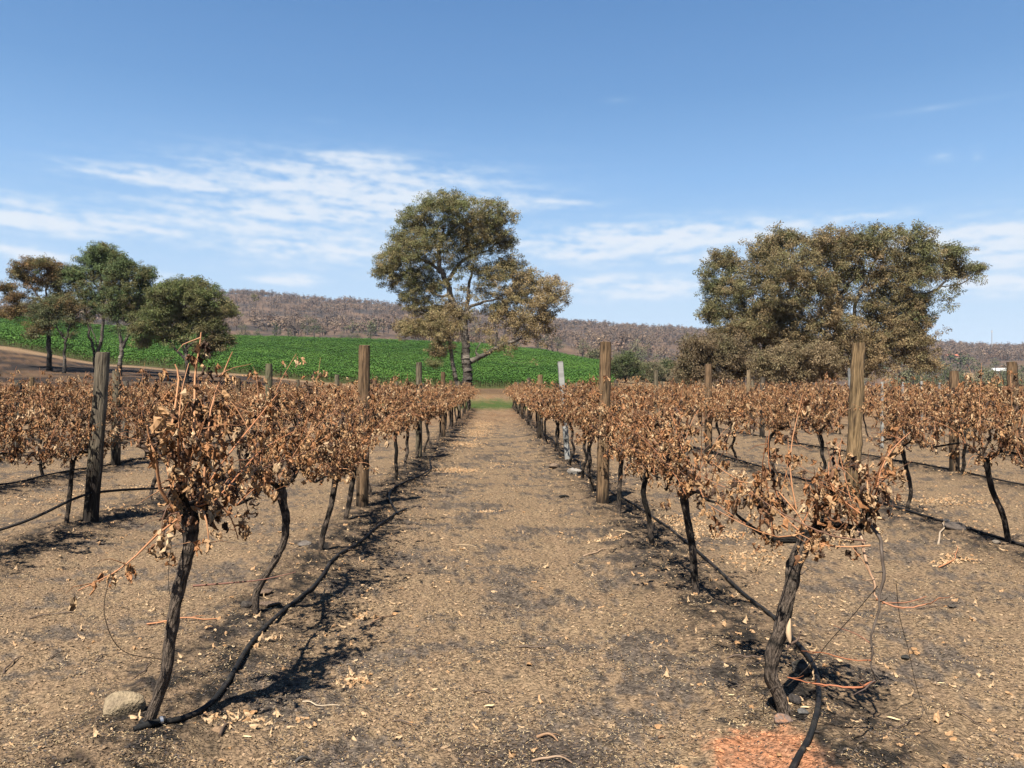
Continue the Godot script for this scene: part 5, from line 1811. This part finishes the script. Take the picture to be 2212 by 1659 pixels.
func far_tree(seed_value: int, leafy: float, tall: float, small := 1.0) -> Array:   # [trunk Builder, crown Builder], about 1 unit tall
	var r := RandomNumberGenerator.new()
	r.seed = seed_value
	var tb := Builder.new()
	var cb := Builder.new()
	var dark := Color(0.10, 0.085, 0.08)
	tube(tb, PackedVector3Array([Vector3(0, -0.06, 0), Vector3(0.01, 0.25, 0), Vector3(-0.01, 0.55, 0.01), Vector3(0, 0.85, 0)]), PackedFloat32Array([0.028, 0.022, 0.014, 0.004]), 5, same(dark, 4), 0.0, 0.0, false)
	var heads := []
	for k in 9:
		var a := r.randf() * TAU
		var y := r.randf_range(0.16, 0.42)
		var reach := r.randf_range(0.10, 0.30) / tall
		var q := Vector3(cos(a) * reach, y + r.randf_range(0.10, 0.36), sin(a) * reach)
		tube(tb, PackedVector3Array([Vector3(0, y, 0), q * 0.55 + Vector3(0, y * 0.45, 0), q]), PackedFloat32Array([0.012, 0.008, 0.003]), 3, same(dark, 3), 0.0, 0.0, false)
		heads.append(q)
	heads.append(Vector3(0, 0.84, 0))
	for k in int(150 * leafy):
		var h: Vector3 = heads[r.randi() % heads.size()]
		var d := Vector3(r.randfn(), r.randfn() * 0.8, r.randfn()).normalized() * pow(r.randf(), 0.4)
		var p := h + d * Vector3(0.15, 0.14, 0.15)
		var n := (d + Vector3(0, 0.5, 0) + Vector3(r.randf_range(-1, 1), r.randf_range(-1, 1), r.randf_range(-1, 1)) * 0.6).normalized()
		var u := n.cross(Vector3(r.randf_range(-1, 1), 0.3, r.randf_range(-1, 1))).normalized()
		var w := n.cross(u)
		var s := r.randf_range(0.022, 0.052) * small
		var g := grey(r.randf_range(0.6, 1.25))
		var i0 := cb.add(p + u * s, n, g)
		var i1 := cb.add(p + w * s * 0.8 - u * s * 0.2, n, g)
		var i2 := cb.add(p - u * s - Vector3(0, s * 0.4, 0), n, g)
		var i3 := cb.add(p - w * s * 0.8, n, g)
		cb.tri(i0, i1, i2); cb.tri(i0, i2, i3)
	return [tb, cb]

func build_range() -> void:
	var r := RandomNumberGenerator.new()
	r.seed = 31337
	var kinds := []
	for k in 5:
		kinds.append(far_tree(700 + k, 1.0, 0.9))       # browned crowns
	for k in 3:
		kinds.append(far_tree(720 + k, 0.14, 1.5))      # bare, charred
	for k in 3:
		kinds.append(far_tree(740 + k, 5.0, 0.9, 0.42))   # nearer ones, finer leaves
	var palette := [Color(0.255, 0.175, 0.120), Color(0.205, 0.145, 0.105), Color(0.285, 0.205, 0.140), Color(0.225, 0.150, 0.110), Color(0.17, 0.13, 0.105)]
	var leafy := [Color(0.085, 0.105, 0.048), Color(0.115, 0.125, 0.065), Color(0.155, 0.150, 0.085)]
	var crown_mats := []
	for c in palette + leafy:
		var m := StandardMaterial3D.new()
		m.vertex_color_use_as_albedo = true
		m.albedo_color = Color(c.r * 0.66, c.g * 0.66, c.b * 0.66).linear_to_srgb()
		m.roughness = 0.9
		m.metallic_specular = 0.2
		crown_mats.append(m)
	var trunk_mesh := []
	for k in kinds:
		trunk_mesh.append(k[0].mesh(mat.far_tree))
	var crown_mesh := []           # [kind][colour]
	for k in kinds:
		var l := []
		for m in crown_mats:
			l.append(k[1].mesh(m))
		crown_mesh.append(l)
	var all := []
	for i in 11000:
		var q := r.randf_range(-260.0, 2480.0)
		var d := 400.0 + 1330.0 * pow(r.randf(), 0.62)
		if i < 260:
			q = r.randf_range(1930.0, 2330.0)
			d = r.randf_range(230.0, 430.0)
		var p := on_ground(q, d)
		var w := noise_a.get_noise_2d(p.x * 0.010 + 50.0, p.z * 0.010)
		var open := noise_b.get_noise_2d(p.x * 0.013, p.z * 0.013 + 90.0)
		if d < 900.0 and open > 0.02 and r.randf() < 0.93: continue
		if d < 620.0 and q < 1850.0 and r.randf() < 0.5: continue
		if q > 1880.0 and d < 640.0 and d > 430.0 and noise_a.get_noise_2d(p.x * 0.02, p.z * 0.02) > -0.25: continue
		var h := (5.5 + 9.5 * pow(r.randf(), 1.4)) * (1.0 + 0.3 * smoothstep(900.0, 500.0, d))
		var kind := r.randi() % 5
		var col := r.randi() % 5
		var bare := d > 850.0 and q < 1150.0 and w > 0.05 and r.randf() < 0.8
		var alive := (q > 1800.0 and d < 760.0 and r.randf() < 0.93) or (d < 640.0 and r.randf() < 0.45)
		if i < 260: h *= 0.75
		if bare:
			kind = 5 + r.randi() % 3
			col = 4
			h *= 1.1
		elif alive:
			col = 5 + r.randi() % 3
		if d < 620.0 and not bare:
			kind = 8 + r.randi() % 3
		all.append([h / d, p, h, kind, col, q, d, r.randf() * TAU, r.randf_range(1.0, 1.5)])
	all.sort_custom(func(x, y): return x[0] > y[0])
	var places := []
	for k in kinds.size():
		var l := []
		for c in crown_mats.size():
			l.append([])
		places.append(l)
	var made := 0
	for t in all:
		var wide: float = 0.8 if t[3] in [5, 6, 7] else t[8]
		var b := Basis(Vector3.UP, t[7]).scaled(Vector3(t[2] * wide, t[2], t[2] * wide))
		var in_view: bool = t[5] > 0.0 and t[5] < 2212.0
		if in_view and made < 290:
			made += 1
			var mark := ""
			for e in [[120, "behind the rust-tinged far-left tree"], [260, "behind the tallest left slope tree"], [420, "behind the third tall left tree"], [520, "behind the rounded left slope tree"], [640, "above the left end of green field"], [780, "above the middle of green field"], [900, "just left of the central tree"], [1080, "behind the central tree"], [1240, "just right of the central tree"], [1330, "above the tall right post"], [1500, "left of the right-hand clump"], [1950, "behind the right-hand clump"], [2080, "right of the right-hand clump"], [2300, "near the white-roofed shed"]]:
				if mark == "" and t[5] < e[0]:
					mark = e[1]
			var where: String = ("in the valley " if t[6] < 520.0 else ("low on the range " if t[6] < 800.0 else "high on the range ")) + mark
			var look := "bare charred tree" if t[3] in [5, 6, 7] else ("green surviving tree" if t[4] >= 5 else "brown scorched tree")
			var o := thing("distant_tree", "%s %s" % [look, where], "tree", t[1], "%ss %s" % [look, where])
			o.transform = Transform3D(b, t[1])
			part("trunk", trunk_mesh[t[3]], o)
			part("crown", crown_mesh[t[3]][t[4]], o, "stuff")
		else:
			places[t[3]][t[4]].append(Transform3D(b, t[1]))
	var root := Node3D.new()
	root.name = "burnt_forest"
	add_child(root)
	tag(root, "burnt brown and black forest covering the far range", "forest", "", "stuff")
	for k in kinds.size():
		var trunks := []
		for c in crown_mats.size():
			if places[k][c].size():
				copies("crown", crown_mesh[k][c], places[k][c], PackedColorArray(), root)
				trunks.append_array(places[k][c])
		if trunks.size():
			copies("trunk", trunk_mesh[k], trunks, PackedColorArray(), root)

func box(b: Builder, lo: Vector3, hi: Vector3, c: Color) -> void:
	var f := [[Vector3(1, 0, 0), Vector3(0, 1, 0), Vector3(0, 0, 1)], [Vector3(0, 1, 0), Vector3(0, 0, 1), Vector3(1, 0, 0)], [Vector3(0, 0, 1), Vector3(1, 0, 0), Vector3(0, 1, 0)]]
	var mid := (lo + hi) * 0.5
	var half := (hi - lo) * 0.5
	for k in 3:
		for s in [-1.0, 1.0]:
			var n: Vector3 = f[k][0] * s
			var u: Vector3 = f[k][1]
			var w: Vector3 = f[k][2] * s
			var i := []
			for e in [[-1, -1], [1, -1], [1, 1], [-1, 1]]:
				i.append(b.add(mid + (n + u * e[0] + w * e[1]) * half, n, c))
			b.tri(i[0], i[2], i[1]); b.tri(i[0], i[3], i[2])

func gable(b: Builder, w: float, l: float, y0: float, y1: float, over: float, c: Color) -> void:
	var p := [Vector3(-w - over, y0, -l - over), Vector3(w + over, y0, -l - over), Vector3(0, y1, -l - over), Vector3(-w - over, y0, l + over), Vector3(w + over, y0, l + over), Vector3(0, y1, l + over)]
	for s in [[0, 3, 5, 2], [1, 2, 5, 4], [0, 1, 4, 3]]:
		var n: Vector3 = (p[s[2]] - p[s[0]]).cross(p[s[1]] - p[s[0]]).normalized()
		if n.y < 0 and s[0] + s[1] != 1: n = -n
		var i := []
		for e in s: i.append(b.add(p[e], n, c))
		b.tri(i[0], i[1], i[2]); b.tri(i[0], i[2], i[3])
	for s in [[0, 2, 1], [3, 4, 5]]:
		var n := Vector3(0, 0, -1 if s[0] == 0 else 1)
		var i := []
		for e in s: i.append(b.add(p[e], n, c))
		b.tri(i[0], i[1], i[2])

func build_far_things() -> void:
	# white-roofed shed in the valley
	var at := on_ground(2160, 620.0)
	var shed := thing("farm_shed", "white-roofed farm shed among trees near the right edge", "shed", at)
	var b := Builder.new()
	box(b, Vector3(-5.6, -2, -3.6), Vector3(5.6, 4.2, 3.6), Color(0.38, 0.37, 0.35))
	part("wall", b.mesh(mat.far_tree), shed)
	b = Builder.new()
	gable(b, 4.0, 6.4, 4.2, 6.6, 0.5, Color(0.82, 0.82, 0.82))
	var roof := part("roof", b.mesh(mat.far_tree), shed)
	roof.rotation.y = PI * 0.5
	b = Builder.new()
	box(b, Vector3(-1.6, -1.9, 3.55), Vector3(1.6, 3.2, 3.68), Color(0.10, 0.10, 0.10))
	part("door", b.mesh(mat.far_tree), shed)
	at = on_ground(2055, 900.0)
	var house := thing("farmhouse", "tiny red-roofed house on the burnt slope at right", "house", at)
	b = Builder.new()
	box(b, Vector3(-6, -2, -4), Vector3(6, 3.4, 4), Color(0.36, 0.27, 0.2))
	part("wall", b.mesh(mat.far_tree), house)
	b = Builder.new()
	gable(b, 4.4, 6.6, 3.4, 5.8, 0.5, Color(0.40, 0.14, 0.08))
	roof = part("roof", b.mesh(mat.far_tree), house)
	roof.rotation.y = PI * 0.5
	b = Builder.new()
	box(b, Vector3(-0.6, -1, 3.95), Vector3(0.6, 2.2, 4.1), Color(0.08, 0.07, 0.06))
	part("door", b.mesh(mat.far_tree), house)
	# slim mast on the skyline
	at = on_ground(2143, 1480.0)
	var mast := thing("radio_mast", "slim grey mast on the skyline at far right", "mast", at)
	b = Builder.new()
	var legs := PackedVector3Array([Vector3(0, -2, 0), Vector3(0, 20, 0), Vector3(0, 36, 0)])
	tube(b, legs, PackedFloat32Array([1.0, 0.8, 0.55]), 8, same(Color(0.36, 0.38, 0.40), 3))
	part("pole", b.mesh(mat.far_tree), mast)
	b = Builder.new()
	for k in 3:
		var a := TAU * k / 3.0
		box(b, Vector3(cos(a) * 1.2 - 0.25, 31, sin(a) * 1.2 - 0.25), Vector3(cos(a) * 1.2 + 0.25, 35, sin(a) * 1.2 + 0.25), Color(0.6, 0.6, 0.62))
	part("antenna", b.mesh(mat.far_tree), mast, "stuff")

# ------------------------------------------------------------------ sky

func sky_panorama() -> ImageTexture:
	var w := 4096
	var h := 2048
	var im := Image.create(w, h, false, Image.FORMAT_RGB8)
	var stops := [[0.0, Color(0.840, 0.905, 0.965)], [0.04, Color(0.822, 0.897, 0.965)], [0.08, Color(0.790, 0.880, 0.965)], [0.14, Color(0.728, 0.845, 0.963)], [0.20, Color(0.642, 0.795, 0.952)], [0.26, Color(0.562, 0.735, 0.925)], [0.36, Color(0.452, 0.632, 0.840)], [0.47, Color(0.385, 0.562, 0.780)], [0.75, Color(0.29, 0.46, 0.69)], [1.6, Color(0.22, 0.37, 0.60)]]
	var tint := func(el: float) -> Color:
		for k in stops.size() - 1:
			if el < stops[k + 1][0]:
				return (stops[k][1] as Color).lerp(stops[k + 1][1], (el - stops[k][0]) / (stops[k + 1][0] - stops[k][0]))
		return stops[stops.size() - 1][1]
	# clouds: [px, py, half width, half height, strength] on the measuring grid
	var list := [[330, 385, 150, 20, 0.75], [470, 408, 170, 24, 0.7], [770, 350, 130, 20, 0.85], [700, 395, 230, 34, 0.8], [880, 430, 260, 30, 0.95], [640, 462, 200, 28, 0.9], [780, 465, 180, 24, 0.8], [130, 482, 260, 26, 0.85], [40, 438, 130, 18, 0.5], [340, 492, 160, 20, 0.5], [680, 535, 260, 34, 0.7], [560, 525, 120, 26, 0.5], [630, 605, 80, 14, 0.7], [1420, 515, 330, 34, 0.95], [1270, 545, 120, 18, 0.85], [1600, 490, 170, 20, 0.7], [1500, 555, 150, 22, 0.55], [1370, 620, 190, 28, 0.7], [1320, 605, 90, 10, 0.8], [2130, 505, 210, 30, 0.9], [2190, 550, 120, 26, 0.9], [2180, 612, 130, 22, 0.7], [90, 556, 60, 11, 0.9], [40, 540, 70, 16, 0.6], [350, 605, 60, 14, 0.6], [2040, 222, 100, 5, 0.22], [2055, 332, 24, 11, 0.32], [2128, 322, 10, 14, 0.26], [1338, 212, 34, 7, 0.14], [1180, 440, 130, 12, 0.6], [700, 262, 34, 5, 0.15], [760, 410, 330, 62, 0.8], [560, 480, 330, 45, 0.6], [1420, 525, 360, 50, 0.6], [2150, 530, 230, 60, 0.6], [720, 545, 300, 50, 0.45], [1850, 465, 120, 16, 0.5]]
	var clouds := []
	for c in list:
		var x := atan((c[0] - 1065.0) / FOCAL)
		var y := atan((LEVEL - c[1]) / FOCAL * cos(x))
		clouds.append([x, y, c[2] / FOCAL, c[3] / FOCAL, c[4]])
	var r := RandomNumberGenerator.new()
	r.seed = 606
	for k in 40:       # the same thin cloud goes on round the horizon
		var x := r.randf_range(0.80, TAU - 0.80)
		clouds.append([x if x < PI else x - TAU, r.randf_range(0.08, 0.3), r.randf_range(0.06, 0.2), r.randf_range(0.008, 0.022), r.randf_range(0.5, 0.9)])
	var n := FastNoiseLite.new()
	n.seed = 12
	n.frequency = 1.0
	n.fractal_octaves = 5
	var y_top := int(h * (0.5 - 0.40 / PI))
	for y in h:
		var el := (0.5 - (y + 0.5) / h) * PI
		var c: Color = tint.call(maxf(el, 0.0))
		if el < 0.0:
			c = Color(0.50, 0.44, 0.38).lerp(Color(0.775, 0.868, 0.955), smoothstep(-0.06, 0.0, el))
		im.fill_rect(Rect2i(0, y, w, 1), c)
	for y in range(y_top, h / 2):
		var el := (0.5 - (y + 0.5) / h) * PI
		var base: Color = tint.call(el)
		var row := []
		for c in clouds:
			var dy: float = (el - c[1]) / c[3]
			if absf(dy) < 2.2:
				row.append([c[0], c[2], c[4] , dy])
		for x in w:
			var az := wrapf((x + 0.5) / w * TAU, -PI, PI)
			var m := 0.0
			for c in row:
				var dx: float = (az - c[0]) / c[1]
				var e: float = dx * dx + c[3] * c[3]
				if e < 4.8:
					m = maxf(m, c[2] * exp(-e * 0.85))
			if m < 0.015:
				continue
			var streak := n.get_noise_2d(az * 9.0 + el * 16.0, el * 62.0)
			var fluff := n.get_noise_2d(az * 34.0 + 9.0, el * 95.0 + 4.0)
			var cover := clampf(m * (0.95 + 0.95 * streak + 0.6 * fluff), 0.0, 1.0)
			cover = (0.45 * cover + 0.55 * smoothstep(0.1, 0.8, cover)) * 0.86
			im.set_pixel(x, y, base.lerp(Color(0.925, 0.945, 0.975), cover))
	return ImageTexture.create_from_image(im)

# ------------------------------------------------------------------ scene

func _ready() -> void:
	noise_a.seed = 1; noise_a.frequency = 1.0; noise_a.fractal_octaves = 3
	noise_b.seed = 2; noise_b.frequency = 1.0; noise_b.fractal_octaves = 3
	noise_c.seed = 3; noise_c.frequency = 1.0; noise_c.fractal_octaves = 2

	var cam := Camera3D.new()
	cam.name = "camera"
	cam.position = Vector3(0, EYE, 0)
	cam.rotation = Vector3(atan(8.5 / FOCAL), -YAW, 0)
	cam.fov = rad_to_deg(2.0 * atan(829.5 / FOCAL))
	cam.near = 0.05
	cam.far = 9000.0
	add_child(cam)
	cam.current = true

	var env := Environment.new()
	env.background_mode = Environment.BG_SKY
	var sky := Sky.new()
	var pano := PanoramaSkyMaterial.new()
	pano.panorama = sky_panorama()
	pano.energy_multiplier = 0.339
	sky.sky_material = pano
	env.sky = sky
	env.ambient_light_source = Environment.AMBIENT_SOURCE_SKY
	env.tonemap_mode = Environment.TONE_MAPPER_LINEAR
	env.tonemap_exposure = 3.0
	env.sdfgi_enabled = true
	env.ssao_enabled = true
	env.ssil_enabled = true
	env.fog_enabled = true
	env.fog_density = 0.00006
	env.fog_light_color = Color(0.78, 0.86, 0.97)
	var we := WorldEnvironment.new()
	we.name = "environment"
	we.environment = env
	add_child(we)

	var sun := DirectionalLight3D.new()
	sun.name = "sun"
	sun.light_energy = 1.6
	sun.light_color = Color(1.0, 0.965, 0.91)
	sun.light_angular_distance = 0.53
	sun.shadow_enabled = true
	sun.look_at_from_position(Vector3.ZERO, Vector3(0.26, -1.0, -0.60), Vector3.UP)
	add_child(sun)

	set_land()
	for k in 6:
		row_x.append(row_place(-1, k))
		row_x.append(row_place(1, k))
	make_materials()
	set_base_levels()
	for k in 8:
		leaf_fine.append(leaf_shape(50 + k, 5, 6))
		leaf_plain.append(leaf_shape(50 + k, 3, 4))
	for k in 8:
		var l := []
		for t in 6:
			var b := Builder.new()
			stamp(b, leaf_fine[k], Transform3D(), TONES[t])
			l.append(b.mesh(mat.leaf))
		leaf_mesh.append(l)
	print("ground ", Time.get_ticks_msec())
	build_ground()
	print("green ", Time.get_ticks_msec())
	build_green()
	build_range()
	build_far_things()
	print("trees ", Time.get_ticks_msec())
	build_trees()
	print("vines ", Time.get_ticks_msec())
	build_vines()
	build_posts()
	build_pipes()
	build_stones()
	build_sticks()
	print("litter ", Time.get_ticks_msec())
	build_litter()
	print("done ", Time.get_ticks_msec())
